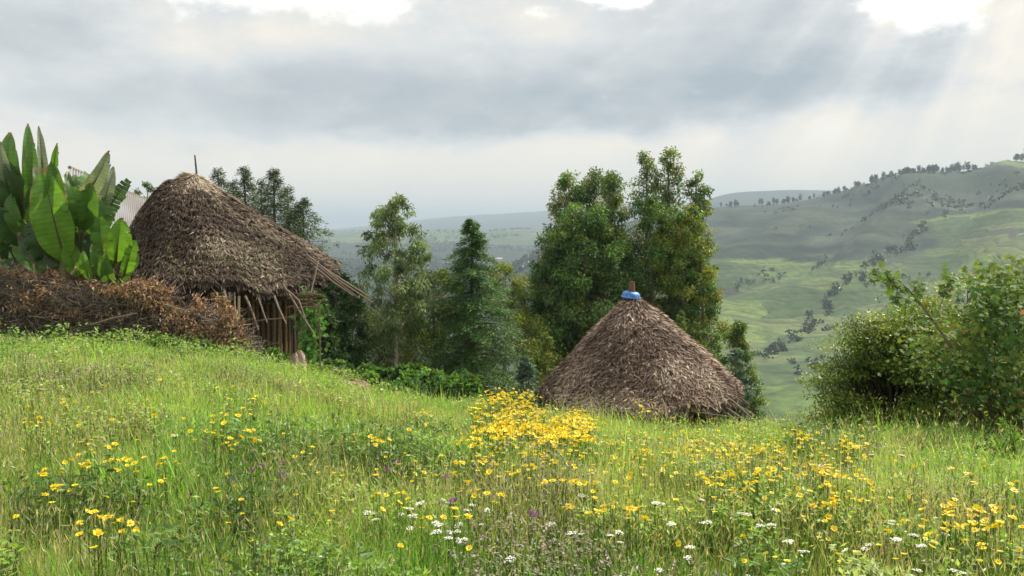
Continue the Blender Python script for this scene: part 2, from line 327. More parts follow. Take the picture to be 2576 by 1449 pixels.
# ------------------------------------------------------------------ trees
def bark_col(n=1): return np.array([.16, .125, .09])
def crown_leaves(mb, centers, rads, nper, L, W, pal, droop=.5, dens_flat=.8, clv=.22, thin=False):
    cols_ = []
    for i, (c, r) in enumerate(zip(centers, rads)):
        n = max(8, int(nper*rng.uniform(.6, 1.4)*(min(1., (r/.42)**1.3+.12) if thin else 1)))
        d = rvec(n)*(rng.random((n, 1))**.55)*r*1.25*np.array([1, 1, dens_flat])
        p = c+d
        D = rng.normal(size=(n, 3))*.75+nrm(d)*.5; D[:, 2] -= droop
        base = np.asarray(pal[rng.integers(len(pal))])*max(.5, 1+rng.normal()*clv)
        leaves(mb, p, D, rvec(n), L*rng.uniform(.6, 1.3, n), W*rng.uniform(.7, 1.3, n), colvar(base, n, .22, .06), fold=.12)
WSC = 1.25
def gumtree(px, ytop, Y, wpx, label, low=.12, nclump=70, nper=150, pal=None, L=.15, W=.045, power=.62, name='eucalyptus_tree', cat='tree', group=None, lean=0., clr=.30, trunk=(.30, .24, .19), mat=None, droop=.7, seedoff=0):
    x0 = U(px)*Y; z0 = gz(x0, Y)-.05; H = float(zt(Y, ytop))-z0; Wm = wpx*Y/F
    pal = pal or [(.06, .10, .035), (.075, .12, .04), (.10, .14, .04), (.045, .08, .035), (.085, .115, .05)]
    root = empty(name, (x0, Y, z0), label, cat, group)
    tr = MB(); n = 9; hs = np.linspace(0, 1, n)
    path = np.stack([lean*hs+.12*np.sin(hs*4+px)*hs*(H/8), .1*np.sin(hs*3+px*2)*hs, hs*H*.97], 1)
    r0 = .028*H**.75+.02
    tubes(tr, path, r0*(1-hs*.88), colvar(trunk, n*6, .1, .03), 6)
    lf = MB(); cs = []; rs = []
    for k in range(nclump):
        h = low+(1-low)*(k+rng.random())/nclump
        hh = (h-low)/(1-low)
        env = WSC*Wm*min(1, (1-hh)**power*1.05+.06)*(.62+.38*min(1, hh*5))
        a = rng.uniform(0, 2*PI); rr = env*math.sqrt(rng.uniform(.05, 1))*rng.uniform(.8, 1.15)
        q = np.array([np.interp(h, hs, path[:, 0]), np.interp(h, hs, path[:, 1]), h*H])
        c = q+np.array([math.cos(a)*rr, math.sin(a)*rr, 0])
        cr = clr*rng.uniform(.6, 1.3)*(.45+.55*(1-hh)**.6)*max(.6, Wm)
        cs.append(c); rs.append(cr)
        hb = max(.04, h-rng.uniform(.06, .16)); s = np.array([np.interp(hb, hs, path[:, 0]), np.interp(hb, hs, path[:, 1]), hb*H])
        mpt = s*.5+c*.5+np.array([0, 0, -.05])
        tubes(tr, [s, mpt, c+np.array([0, 0, cr*.6])], [.022*(1.2-hh), .014*(1.2-hh), .004], np.array(trunk)*rng.uniform(.6, 1), 4, False)
    crown_leaves(lf, cs, rs, nper, L, W, pal, droop, thin=H > 8)
    tr.build('trunk', M['bark'], root); lf.build('crown', mat or M['leaf'], root)
    return root
def conifer(px, ytop, Y, wpx, label, low=.08, nbr=130, nper=80, pal=None, power=.85, name='cypress_tree', cat='tree', group=None, tipdrop=.35, L=.11, W=.028, lean=0.):
    x0 = U(px)*Y; z0 = gz(x0, Y)-.05; H = float(zt(Y, ytop))-z0; Wm = wpx*Y/F
    pal = pal or [(.085, .13, .065), (.10, .145, .07), (.11, .15, .07), (.07, .11, .055)]
    root = empty(name, (x0, Y, z0), label, cat, group)
    tr = MB(); hs = np.linspace(0, 1, 7); lx = lambda h: lean*h*h
    tubes(tr, np.stack([lx(hs), 0*hs, hs*H], 1), (.022*H+.03)*(1-hs*.95), (.12, .09, .065), 6)
    lf = MB()
    for k in range(nbr):
        h = low+(1-low)*((k+rng.random())/nbr)**.9
        hh = (h-low)/(1-low); ln = 1.45*Wm*((1-hh)**power)*rng.uniform(.55, 1.15)+.1
        a = rng.uniform(0, 2*PI); el = .35-.25*(1-hh)
        t = np.linspace(0, 1, 5)[:, None]; d = np.array([math.cos(a), math.sin(a), 0])
        pts = np.array([lx(h), 0, h*H])+d*ln*t+np.array([0, 0, 1])*(el*ln*t-tipdrop*ln*t*t)
        tubes(tr, pts, .016*(1.15-hh)*(1.05-t[:, 0]), (.10, .075, .05), 4, False)
        n = int(nper*1.5*(.35+ln/max(Wm, .1)*.9))
        tt = rng.random(n)**.7; base = pts[np.minimum((tt*4).astype(int), 3)]; nx_ = pts[np.minimum((tt*4).astype(int)+1, 4)]
        fr = (tt*4-np.floor(tt*4))[:, None]; p = base*(1-fr)+nx_*fr
        side = np.array([-math.sin(a), math.cos(a), 0]); sp = rng.normal(size=n)*.16*ln*(1.1-tt)
        p = p+side*sp[:, None]+rng.normal(size=(n, 3))*.035; p[:, 2] -= np.abs(sp)*.25+rng.random(n)*.08
        D = d[None]*.8+side[None]*np.sign(sp)[:, None]*.7+rng.normal(size=(n, 3))*.35; D[:, 2] -= .25
        c = np.asarray(pal[rng.integers(len(pal))])*rng.uniform(.75, 1.3)
        leaves(lf, p, D, np.array([0, 0, 1])+rng.normal(size=(n, 3))*.5, L*rng.uniform(.6, 1.4, n), W*rng.uniform(.7, 1.4, n), colvar(c, n, .2, .05))
    tr.build('trunk', M['bark'], root); lf.build('crown', M['needle'], root)
    return root
def bush(px, pyc, Y, rx, rz, label, name='bush', cat='bush', group=None, nclump=40, nper=120, L=.09, W=.045, pal=None, ry=None, mat=None, clr=.3, droop=.2, stems=6, flat=.8, clv=.2, x=None, leafpart='foliage'):
    """rx, rz in photo pixels at distance Y"""
    c0 = P(px, pyc, Y); x0 = c0[0]; z0 = min(gz(x0, Y)-.03, c0[2]-rz*Y/F*.5); s = Y/F
    root = empty(name, (x0, Y, z0), label, cat, group)
    pal = pal or [(.06, .12, .03), (.08, .16, .035), (.05, .09, .03)]
    ry = (ry or rx)*s; rX = rx*s; rZ = rz*s; cs = []; rs = []; st = MB()
    cz = c0[2]-z0
    for k in range(nclump):
        d = rvec(1)[0]*rng.uniform(.35, 1)**.5
        c = np.array([d[0]*rX, d[1]*ry, cz+d[2]*rZ]); c[2] = max(c[2], .08)
        cs.append(c); rs.append(clr*min(rX, rZ)*rng.uniform(.6, 1.3))
        if k % 2 == 0:
            b = np.array([rng.normal()*.08*rX, rng.normal()*.08*ry, 0]); m_ = b*.4+c*.6; m_[2] = c[2]*.45
            tubes(st, [b, m_, c], [.012+.012*rZ, .008+.006*rZ, .003], colvar((.13, .10, .07), 12, .1, .02), 4, False)
    lf = MB(); crown_leaves(lf, cs, rs, nper, L, W, pal, droop, flat, clv)
    st.build('stem', M['bark'], root); lf.build(leafpart, mat or M['leaf'], root)
    return root

YG = [(.15, .20, .035), (.12, .175, .035), (.19, .22, .04), (.09, .14, .03)]
DK = [(.05, .105, .035), (.07, .13, .04), (.045, .09, .035), (.08, .145, .045)]
GR = [(.17, .25, .12), (.15, .22, .10), (.21, .27, .13), (.12, .19, .08)]
# behind the left hut
conifer(556, 424, 27, 120, 'faint feathery cypress just right of the left hut tip', nbr=230, nper=50, low=.2, power=1., L=.09, name='cypress_tree')
conifer(628, 418, 27, 125, 'cypress with a bent drooping top behind the left hut roof', nbr=230, nper=55, low=.2, power=1., L=.09, lean=-.12)
conifer(694, 424, 26, 135, 'slender spired cypress behind the middle of the left hut roof', nbr=260, nper=55, low=.2, power=1., L=.09)
conifer(766, 498, 26, 175, 'low wide cypress whose branches reach out past the left hut eave', nbr=260, nper=60, low=.2, tipdrop=.3, power=1., L=.09)
conifer(592, 452, 28.5, 110, 'dim cypress filling the gap right of the left hut tip', nbr=200, nper=45, low=.2, power=1., L=.09)
conifer(662, 450, 28.5, 110, 'pale cypress set back between bent cypress and slender cypress', nbr=200, nper=45, low=.2, power=1., L=.09)
conifer(728, 468, 28, 120, 'pale cypress set back just right of the slender cypress', nbr=200, nper=45, low=.2, power=1., L=.09)
gumtree(375, 462, 36, 42, 'flat dark tree top seen between metal roof and left hut', low=.55, nclump=30, nper=90, pal=DK, power=.25, name='acacia_tree')
# middle distance group
gumtree(992, 497, 26, 92, 'slim pale eucalyptus with a bare lower trunk, standing alone left of centre', low=.22, nclump=130, nper=110, pal=GR, L=.15, W=.04, power=.45, clr=.24, trunk=(.34, .28, .22), droop=1.0)
gumtree(1095, 682, 28, 100, 'rounded tree with yellowish top between slim eucalyptus and tall cypress', low=.15, nclump=80, nper=150, pal=YG, L=.12, W=.04, power=.36, name='broadleaf_tree')
conifer(1187, 552, 27, 135, 'tall pointed cypress in the centre of the picture', low=.06, nbr=330, nper=110, power=.85, pal=[(.08, .17, .055), (.10, .19, .055), (.11, .20, .055), (.065, .14, .045)])
gumtree(1268, 668, 30, 90, 'yellow green tree just right of the tall central cypress', low=.1, nclump=80, nper=150, pal=YG, L=.12, W=.04, power=.36, name='broadleaf_tree')
gumtree(1312, 725, 32, 70, 'small yellow green tree in the gap left of the tall eucalyptus stand', low=.1, nclump=60, nper=120, pal=YG+DK, L=.12, W=.04, power=.5, name='broadleaf_tree')
gumtree(1035, 735, 31, 60, 'dark low tree half hidden behind the slim eucalyptus', low=.1, nclump=60, nper=150, pal=DK, power=.4, name='broadleaf_tree')
gumtree(905, 770, 30, 55, 'dark spindly tree between the left hut and slim eucalyptus', low=.25, nclump=50, nper=110, pal=DK, power=.35, name='broadleaf_tree')
gumtree(845, 690, 25, 62, 'dark green tree close behind the protruding rafters of left hut', low=.1, nclump=80, nper=160, pal=DK, power=.4, name='broadleaf_tree')
gumtree(800, 740, 23.5, 40, 'small dark tree hugging the right wall of left hut', low=.05, nclump=60, nper=140, pal=DK, power=.4, name='broadleaf_tree')
gumtree(1140, 800, 33, 90, 'shaded tree behind the foot of the tall cypress', low=.08, nclump=70, nper=150, pal=DK, power=.35, name='broadleaf_tree')
gumtree(1355, 790, 34, 60, 'dark tree filling the shade left of the eucalyptus stand', low=.08, nclump=70, nper=150, pal=DK, power=.4, name='broadleaf_tree')
gumtree(960, 800, 34, 70, 'dense shaded tree behind the trunk of the slim eucalyptus', low=.1, nclump=60, nper=150, pal=DK, power=.35, name='broadleaf_tree')
# eucalyptus stand behind the right hut
EU = [(.10, .19, .05), (.12, .21, .05), (.17, .24, .05), (.07, .15, .045), (.13, .20, .07)]
EUT = [(.17, .21, .08), (.21, .23, .08), (.15, .19, .08), (.19, .22, .11)]
grp = 'eucalyptus stand behind the right hut'
for (px, yt, Y, w, lab, pal, low, nc, npr) in [
 (1425, 440, 34, 62, 'leftmost tall eucalyptus of the stand behind right hut', EUT+EU, .1, 110, 130),
 (1486, 433, 34.5, 55, 'eucalyptus with the second spire from left in the stand', EUT+EU, .1, 110, 130),
 (1532, 436, 33.5, 50, 'eucalyptus with the third spire from left, bordering the pale gap', EUT+EU, .1, 110, 130),
 (1635, 386, 35, 52, 'tall thin topped eucalyptus right of the pale gap', EUT+EU, .1, 110, 110),
 (1691, 378, 35, 52, 'tallest eucalyptus spire in the stand', EUT+EU, .1, 120, 110),
 (1732, 438, 34.5, 46, 'eucalyptus with a lower spire just right of the tallest', EUT+EU, .1, 100, 110),
 (1762, 474, 34, 40, 'rightmost thin topped eucalyptus of the stand', EUT+EU, .1, 90, 110),
 (1392, 585, 32.5, 62, 'dense dark eucalyptus at the left foot of the stand', EU, .08, 100, 170),
 (1462, 520, 32.5, 85, 'broad dark eucalyptus in front of the three left spires', EU, .08, 120, 180),
 (1552, 590, 33, 60, 'dark eucalyptus filling the space right behind the blue basin', EU, .08, 90, 170),
 (1640, 500, 33, 66, 'full crowned eucalyptus in the middle right of the stand', EU, .08, 110, 180),
 (1722, 520, 32.5, 75, 'wide eucalyptus with yellowed leaves on the right flank', EU+YG, .08, 120, 180),
 (1772, 610, 32.3, 45, 'shorter eucalyptus forming the right edge of the stand', EU+YG, .08, 90, 160),
]:
    gumtree(px, yt, Y, w*1.7 if yt < 500 else w*1.35, lab, low=low, nclump=int(nc*1.5), nper=int(npr*1.25), pal=pal, group=grp, L=.15, W=.055, clr=.30, power=.58 if yt < 500 else .36, trunk=(.16, .13, .10))
gumtree(1718, 778, 27, 28, 'small yellow green sapling peeping over right slope of right hut', low=.2, nclump=26, nper=110, pal=YG, L=.10, W=.04, power=.5, name='sapling')
gumtree(1798, 826, 26, 38, 'little dark round tree at right shoulder of right hut', low=.3, nclump=34, nper=140, pal=EU, L=.10, W=.04, power=.3, name='sapling')
gumtree(1868, 815, 23.5, 82, 'conical yellow green young cypress right of the right hut', low=.03, nclump=170, nper=130, pal=YG+EU, L=.08, W=.03, power=.8, name='young_cypress')
gumtree(1900, 950, 23, 50, 'short dark bushy sapling beyond the right hut rafters', low=.05, nclump=50, nper=120, pal=EU, L=.08, W=.03, power=.5, name='sapling')
BG = [(.12, .19, .15), (.10, .16, .12), (.15, .22, .17)]
gumtree(1845, 880, 22.6, 52, 'blue green young eucalyptus beside the right hut roof', low=.05, nclump=90, nper=70, pal=BG, L=.09, W=.06, power=.4, name='young_eucalyptus')
gumtree(1872, 945, 22.2, 30, 'lower blue green eucalyptus shoot behind protruding rafters', low=.05, nclump=36, nper=60, pal=BG, L=.09, W=.06, power=.4, name='young_eucalyptus')
gumtree(1326, 898, 22.5, 26, 'blue green young eucalyptus left of the right hut', low=.12, nclump=30, nper=60, pal=BG, L=.10, W=.07, power=.3, name='young_eucalyptus')
gumtree(1374, 842, 24, 32, 'yellow green sapling behind left slope of right hut', low=.05, nclump=40, nper=110, pal=YG, L=.09, W=.035, power=.6, name='sapling')
# leafy undergrowth in the dip
SG = [(.10, .21, .05), (.08, .17, .045), (.13, .25, .06), (.09, .17, .07)]
for i, (px, py, Y, rx, rz, lab) in enumerate([
 (835, 935, 22, 48, 26, 'low shrub at the foot of the dark trees by left hut'),
 (905, 945, 22.5, 50, 24, 'spreading shrub just behind the dirt mound'),
 (960, 955, 20.5, 42, 26, 'shrub right of the dirt mound under the slim eucalyptus'),
 (1030, 955, 20, 50, 36, 'broad leaved shrub right of the slim eucalyptus trunk'),
 (1095, 975, 19.2, 48, 38, 'large leaved shrub before the dark trees at centre'),
 (1160, 980, 18.6, 52, 38, 'glossy round shrub just left of the yellow flower bank'),
 (1010, 990, 18.2, 60, 22, 'low green shrub on the meadow rim below slim eucalyptus'),
 (1360, 1010, 20.5, 45, 26, 'grey green shrub between flower bank and right hut')]):
    bush(px, py, Y, rx, rz, lab, name='leafy_shrub', nclump=40, nper=70, L=.13, W=.085, pal=SG if i < 7 else BG, group='shrubs in the dip beyond the meadow', mat=M['gloss_leaf'])

# ------------------------------------------------------------------ huts
def strand_quads(mb, p, d, n, L, W, C): leaves(mb, p, d, n, L, W, C, mid=.35, fold=.1)
def hut(cpx, Yc, Rr, apex, eavez, kfun, label, thatch, nst, Ls_, Ws_, wallr, wallpal, npoles, lift=.10, name='thatched_hut', capcol=None, tiers=14, jitter=.04):
    cx = U(cpx)*Yc; ax = apex[0]; az_ = apex[2]; g0 = gz(cx, Yc)
    root = empty(name, (cx, Yc, g0), label, 'hut')
    org = np.array([cx, Yc, g0])
    def surf(th, t):
        th = np.asarray(th, float); t = np.asarray(t, float)
        er = Rr*(1+.03*np.sin(3*th+1)+.02*np.sin(7*th)); ex_ = cx+er*np.cos(th); ey = Yc+er*np.sin(th); ez = eavez(th)+.05*np.sin(9*th)+.03*np.sin(17*th+2)
        k = kfun(th); x_ = ax+(ex_-ax)*t; y_2 = apex[1]+(ey-apex[1])*t
        zz_ = az_+(ez-az_)*np.power(np.maximum(t, 1e-4), k)
        zz_ = zz_-.10*np.exp(-(t/.06)**2)*0
        b = .05*(fbm(th*3, t*8, 5, 2)-.5)*2
        return np.stack([x_, y_2, zz_+b], -1)
    nt_, nh = 36, 96
    TH, TT = np.meshgrid(np.linspace(0, 2*PI, nh+1), np.linspace(0.0, 1, nt_+1), indexing='ij')
    S = surf(TH, TT); i = np.arange(nh)[:, None]*(nt_+1)+np.arange(nt_)[None]
    f = np.stack([i, i+1, i+nt_+2, i+nt_+1], -1).reshape(-1, 4)
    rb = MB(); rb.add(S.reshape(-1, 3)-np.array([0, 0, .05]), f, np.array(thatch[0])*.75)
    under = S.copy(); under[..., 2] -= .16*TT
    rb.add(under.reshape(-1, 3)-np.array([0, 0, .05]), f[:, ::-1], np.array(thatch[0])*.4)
    # straw laid in courses
    n = nst; t = rng.random(n)**.55; q = np.floor(t*tiers)/tiers; t = np.clip(q+ (t-q)*.55+rng.normal(size=n)*.008, .01, 1.0)
    th = rng.random(n)*2*PI
    p = surf(th, t); p2 = surf(th+rng.normal(size=n)*jitter, t+.03); p0 = surf(th+.01, t)
    dn = nrm(p2-p); sd = nrm(p0-p); nm = nrm(np.cross(sd, dn)); nm *= np.sign(nm[:, 2:3]+1e-6)
    dn = nrm(dn+nm*rng.uniform(-.02, lift*2, (n, 1))+rng.normal(size=(n, 3))*.08)
    patch = fbm(th*2.2, t*4, 31, 3)
    ci = np.clip((patch*1.8-.4+rng.normal(size=n)*.22)*len(thatch), 0, len(thatch)-1).astype(int)
    C = np.array(thatch)[ci]*np.clip(1+rng.normal(size=(n, 1))*.25, .4, 1.8)
    strand_quads(rb, p+nm*rng.uniform(.0, .05, (n, 1)), dn, nm+rng.normal(size=(n, 3))*.3, Ls_*rng.uniform(.5, 1.3, n), Ws_*rng.uniform(.5, 1.5, n), C)
    # ragged fringe under the eave
    n = nst//7; th = rng.random(n)*2*PI; p = surf(th, 1.0-rng.random(n)*.05); p[:, 2] -= .05
    o_ = np.stack([np.cos(th), np.sin(th), 0*th], 1); D = o_*.45+np.array([0, 0, -1.])+rng.normal(size=(n, 3))*.18
    lobe = .5+1.0*np.abs(np.sin(th*13+np.sin(th*5)*2))**2*rng.random(n)
    C = np.array(thatch)[rng.integers(0, len(thatch), n)]*np.clip(.8+rng.normal(size=(n, 1))*.22, .3, 1.6)
    strand_quads(rb, p, D, o_+rng.normal(size=(n, 3))*.3, Ls_*1.1*lobe, Ws_*rng.uniform(.5, 1.2, n), C)
    if capcol:
        n = 2600; th = rng.random(n)*2*PI; t = rng.random(n)**.7*.20
        p = surf(th, t); p[:, 2] += .03+.10*(1-t/.20); dn = nrm(surf(th, t+.05)-surf(th, t))+rng.normal(size=(n, 3))*.15
        strand_quads(rb, p, dn, np.array([0, 0, 1])+rng.normal(size=(n, 3))*.3, .22, .022, colvar(capcol, n, .2, .03))
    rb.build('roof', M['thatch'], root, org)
    # wall of upright poles
    for k in range(npoles):
        a = 2*PI*k/npoles+rng.normal()*.01
        if math.sin(a) > .55: continue
        bx, by = cx+wallr*math.cos(a), Yc+wallr*math.sin(a); gb = gz(bx, by)-.1
        topz = eavez(np.array([a]))[0]+.30; b = MB(); r_ = rng.uniform(.030, .050)
        m1 = np.array([bx+rng.normal()*.02, by+rng.normal()*.02, gb*.5+topz*.5])
        c_ = np.array(wallpal[rng.integers(len(wallpal))])*rng.uniform(.75, 1.25)
        tubes(b, [np.array([bx+rng.normal()*.02, by, gb]), m1, np.array([bx, by+rng.normal()*.02, topz])], [r_*1.1, r_, r_*.8], c_, 7)
        b.build('wall_pole', M['bark'], root, org)
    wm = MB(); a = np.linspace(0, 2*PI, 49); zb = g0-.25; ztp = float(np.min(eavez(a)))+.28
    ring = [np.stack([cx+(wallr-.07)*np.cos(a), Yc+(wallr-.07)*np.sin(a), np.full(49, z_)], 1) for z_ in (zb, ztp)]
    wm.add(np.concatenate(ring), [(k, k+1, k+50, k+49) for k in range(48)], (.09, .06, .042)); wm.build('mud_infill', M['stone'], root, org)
    return root, org, surf
T1 = [(.05, .036, .027), (.085, .062, .045), (.12, .09, .065), (.17, .13, .095), (.26, .21, .155)]
T2 = [(.13, .09, .068), (.20, .14, .105), (.27, .195, .15), (.33, .25, .195), (.45, .36, .29)]
ap1 = P(490, 452, 20.0)
rt = lambda th: np.clip(np.cos(th), 0, 1)
ez1 = lambda th: -1.04-.38*np.exp(-((np.mod(th+PI, 2*PI)-PI+.75)/.6)**2)+.12*np.clip(np.cos(th), 0, 1)
kf1 = lambda th: 1.45+1.5*np.clip(-np.cos(th), 0, 1)**1.5-.35*np.clip(np.cos(th), 0, 1)
WP1 = [(.16, .115, .085), (.12, .085, .062), (.21, .13, .085), (.09, .065, .05)]
hut1, org1, surf1 = hut(577, 20.0, 2.42, ap1, ez1, kf1, 'large ragged round hut with grey brown thatch and pole on top, left side', T1, 36000, .15, .026, 1.70, WP1, 92, lift=.12, capcol=(.50, .43, .33), tiers=18)
ap2 = P(1590, 745, 20.0)
ez2 = lambda th: np.full(np.shape(th), -3.86)+.10*np.cos(th)
kf2 = lambda th: 1.10+.12*np.clip(-np.sin(th), 0, 1)+0*th
WP2 = [(.17, .105, .075), (.13, .085, .06), (.24, .14, .08)]
hut2, org2, surf2 = hut(1610, 20.0, 2.33, ap2, ez2, kf2, 'small neat round hut with reddish brown thatch, blue basin on its tip', T2, 30000, .18, .032, 1.80, WP2, 80, lift=.25, tiers=30, jitter=.06)
def pole(root, org, a, b, r=.022, c=(.16, .12, .09), name='rafter', bend=.03, sides=6):
    mb = MB(); a = np.array(a); b = np.array(b); m1 = (a+b)/2+np.array([rng.normal()*bend, 0, rng.normal()*bend])
    tubes(mb, [a, (a+m1)/2+np.array([0, 0, bend*.3]), m1, (m1+b)/2, b], [r, r*.98, r*.9, r*.8, r*.65], np.array(c)*rng.uniform(.75, 1.25), sides)
    return mb.build(name, M['bark'], root, org)
pole(hut1, org1, P(496, 470, 20), P(490, 390, 20), .026, (.10, .075, .06), 'roof_pole', .008)
for (x0, y0, x1, y1, Y0, Y1) in [(770, 640, 938, 762, 19.6, 19.0), (780, 655, 905, 752, 19.4, 18.9), (760, 640, 925, 745, 19.8, 19.6), (800, 665, 912, 735, 20, 19.9), (790, 672, 890, 745, 19.2, 18.8),
      (712, 716, 790, 840, 18.3, 17.9), (722, 730, 768, 800, 18.2, 17.8), (617, 745, 650, 830, 17.9, 17.6), (650, 750, 672, 812, 17.9, 17.5), (590, 735, 592, 800, 17.8, 17.5), (690, 745, 720, 815, 18.0, 17.6), (800, 655, 782, 735, 18.6, 18.2), (735, 700, 756, 675, 18.1, 18.1), (740, 690, 800, 700, 18.6, 18.4), (560, 715, 575, 775, 17.8, 17.4)]:
    pole(hut1, org1, P(x0, y0, Y0), P(x1, y1, Y1), rng.uniform(.018, .03), (.17, .13, .10))
for (x0, y0, x1, y1, Y0) in [(640, 808, 748, 795, 18.1), (620, 870, 700, 862, 18.0)]:
    pole(hut1, org1, P(x0, y0, Y0), P(x1, y1, Y0), .016, (.20, .15, .11), 'wall_tie')
for k, (x0, y0, x1, y1) in enumerate([(1790, 975, 1905, 1065), (1780, 985, 1880, 1062), (1768, 992, 1862, 1066), (1755, 998, 1838, 1064), (1740, 1002, 1815, 1064), (1805, 970, 1898, 1045), (1725, 1006, 1790, 1064), (1820, 965, 1885, 1020), (1700, 1010, 1752, 1064), (1770, 985, 1850, 1045)]):
    pole(hut2, org2, P(x0, y0, 18.7+.05*k), P(x1, y1, 17.9+.12*k), rng.uniform(.02, .034), (.17, .125, .10))
pole(hut2, org2, P(1640, 1018, 17.9), P(1865, 1052, 17.9), .014, (.25, .19, .14), 'eave_tie', .02)
pole(hut2, org2, P(1588, 760, 20), P(1590, 708, 20), .095, (.16, .09, .06), 'roof_peg', .003, 8)
# blue basin upside down on the tip
b = MB(); c = P(1588, 746, 20); s = 20/F
prof = [(25, -10), (26, -8.5), (24, -7.5), (23, -3), (21, 2), (17, 5), (13, 6.3), (10.5, 6.5)]
an = np.linspace(0, 2*PI, 29)
V = np.array([[(r*math.cos(a)*s, r*math.sin(a)*s, z*s) for a in an] for r, z in prof]).reshape(-1, 3)
b.add(V, [(i*29+k, i*29+k+1, (i+1)*29+k+1, (i+1)*29+k) for i in range(len(prof)-1) for k in range(28)], (.05, .2, .6))
bas = b.build('basin', M['blue'], smooth=True); bas.location = c+np.array([0, 0, .06]); bas.rotation_euler = (R(3), R(6), 0)
tag(bas, 'bright blue basin turned upside down over the tip of right hut', 'basin')
sol = bas.modifiers.new('t', 'SOLIDIFY'); sol.thickness = .008
# weeds growing on the lower thatch of the left hut
mb = MB(); n = 2600; th = rng.choice([-1.35, -1.0, -.8, -1.15, -.6, -1.7], n)+rng.normal(size=n)*.12; t = np.clip(.86+rng.normal(size=n)*.07, .6, 1)
p = surf1(th, t)+rng.normal(size=(n, 3))*.02; keep = fbm(th*9, t*14, 77, 2) > .5
p = p[keep]; n = len(p); leaves(mb, p, rng.normal(size=(n, 3))+np.array([0, -.4, .5]), rvec(n), .07, .025, colvar((.10, .15, .045), n, .25))
tag(mb.build('roof_weeds', M['leaf']), 'green weeds sprouting from lower thatch of the left hut', 'weeds', kind='stuff')
# firewood under the eave
def sticks():
    for k in range(12):
        q = P(748+8*rng.random()*5, 738+(k//3)*9+rng.random()*3, 18.35+.06*(k % 3)); mb = MB()
        L_ = rng.uniform(.2, .3); d = np.array([rng.uniform(.6, 1), rng.uniform(-.5, .2), rng.uniform(-.15, .2)]); d /= np.linalg.norm(d)
        tubes(mb, [q-d*L_, q+rng.normal(size=3)*.01, q+d*L_], [.024, .026, .02], np.array((.15, .09, .065))*rng.uniform(.7, 1.3), 6)
        tag(mb.build('firewood_stick', M['bark']), 'reddish stick in the firewood pile tucked under left hut eave', 'firewood', 'firewood sticks under the eave')
sticks()
mb = MB(); q0 = P(738, 775, 18.3); q1 = P(800, 770, 18.3)
for dy in (0, .25): tubes(mb, [q0+np.array([0, dy, 0]), q1+np.array([0, dy, 0])], .02, (.2, .14, .1), 6)
for q in (q0, q1):
    g_ = gz(q[0], q[1]+.12); tubes(mb, [q+np.array([0, .12, -.02]), np.array([q[0], q[1]+.12, g_-.05])], .018, (.18, .13, .1), 6)
tag(mb.build('wood_rack', M['bark']), 'pole rack holding reddish firewood against the left hut', 'rack')
# rubble of stone under the hut corner
def rock(px, py, Y, wx, hz, label, name, c, seed, cat):
    q = P(px, py, Y); s = Y/F; mb = MB(); na, nb = 26, 14
    A, B = np.meshgrid(np.linspace(0, 2*PI, na+1), np.linspace(0, PI/2, nb+1), indexing='ij')
    rad = 1+.35*(fbm(np.cos(A)*2+5, np.sin(A)*2+B*2, seed, 3)-.5)
    g_ = gz(q[0], Y)-.1; H = max(.2, q[2]+hz*s/2-g_)
    V = np.stack([q[0]+wx*s/2*rad*np.cos(B)**.6*np.cos(A), Y+wx*s/2.2*rad*np.cos(B)**.6*np.sin(A), g_+H*np.sin(B)*rad], -1)
    V[na] = V[0]
    i = np.arange(na)[:, None]*(nb+1)+np.arange(nb)[None]; f = np.stack([i, i+nb+1, i+nb+2, i+1], -1).reshape(-1, 4)
    mb.add(V.reshape(-1, 3), f, c); return tag(mb.build(name, M['stone'], smooth=False), label, cat)
rock(748, 928, 17.6, 52, 78, 'pale pinkish lump of dry earth at right corner of left hut', 'earth_lump', (.34, .25, .20), 4, 'rock')
rock(888, 978, 18.2, 96, 40, 'low mound of bare reddish soil on the meadow rim', 'dirt_mound', (.26, .17, .135), 9, 'mound')

# climbing vine by the hut
mb = MB(); st = MB(); pts = []
for k in range(5):
    a = P(768+6*k, 880, 18.6); b_ = P(762+9*k, 745+10*k, 18.6); tt = np.linspace(0, 1, 8)[:, None]
    pp = a*(1-tt)+b_*tt+rng.normal(size=(8, 3))*.04; tubes(st, pp, .008, (.12, .1, .06), 4, False); pts.append(pp)
pts = np.concatenate(pts); n = 420; p = pts[rng.integers(len(pts), size=n)]+rng.normal(size=(n, 3))*.09
leaves(mb, p, rng.normal(size=(n, 3))*.6+np.array([0, -.2, -.6]), np.array([0, -1, .6])+rng.normal(size=(n, 3))*.4, .12, .10, colvar((.12, .26, .07), n, .2))
rt_ = empty('climbing_vine', P(780, 890, 18.6), 'bright leaved climbing vine beside the right wall of left hut', 'vine')
st.build('stem', M['bark'], rt_, P(780, 890, 18.6)); mb.build('foliage', M['gloss_leaf'], rt_, P(780, 890, 18.6))

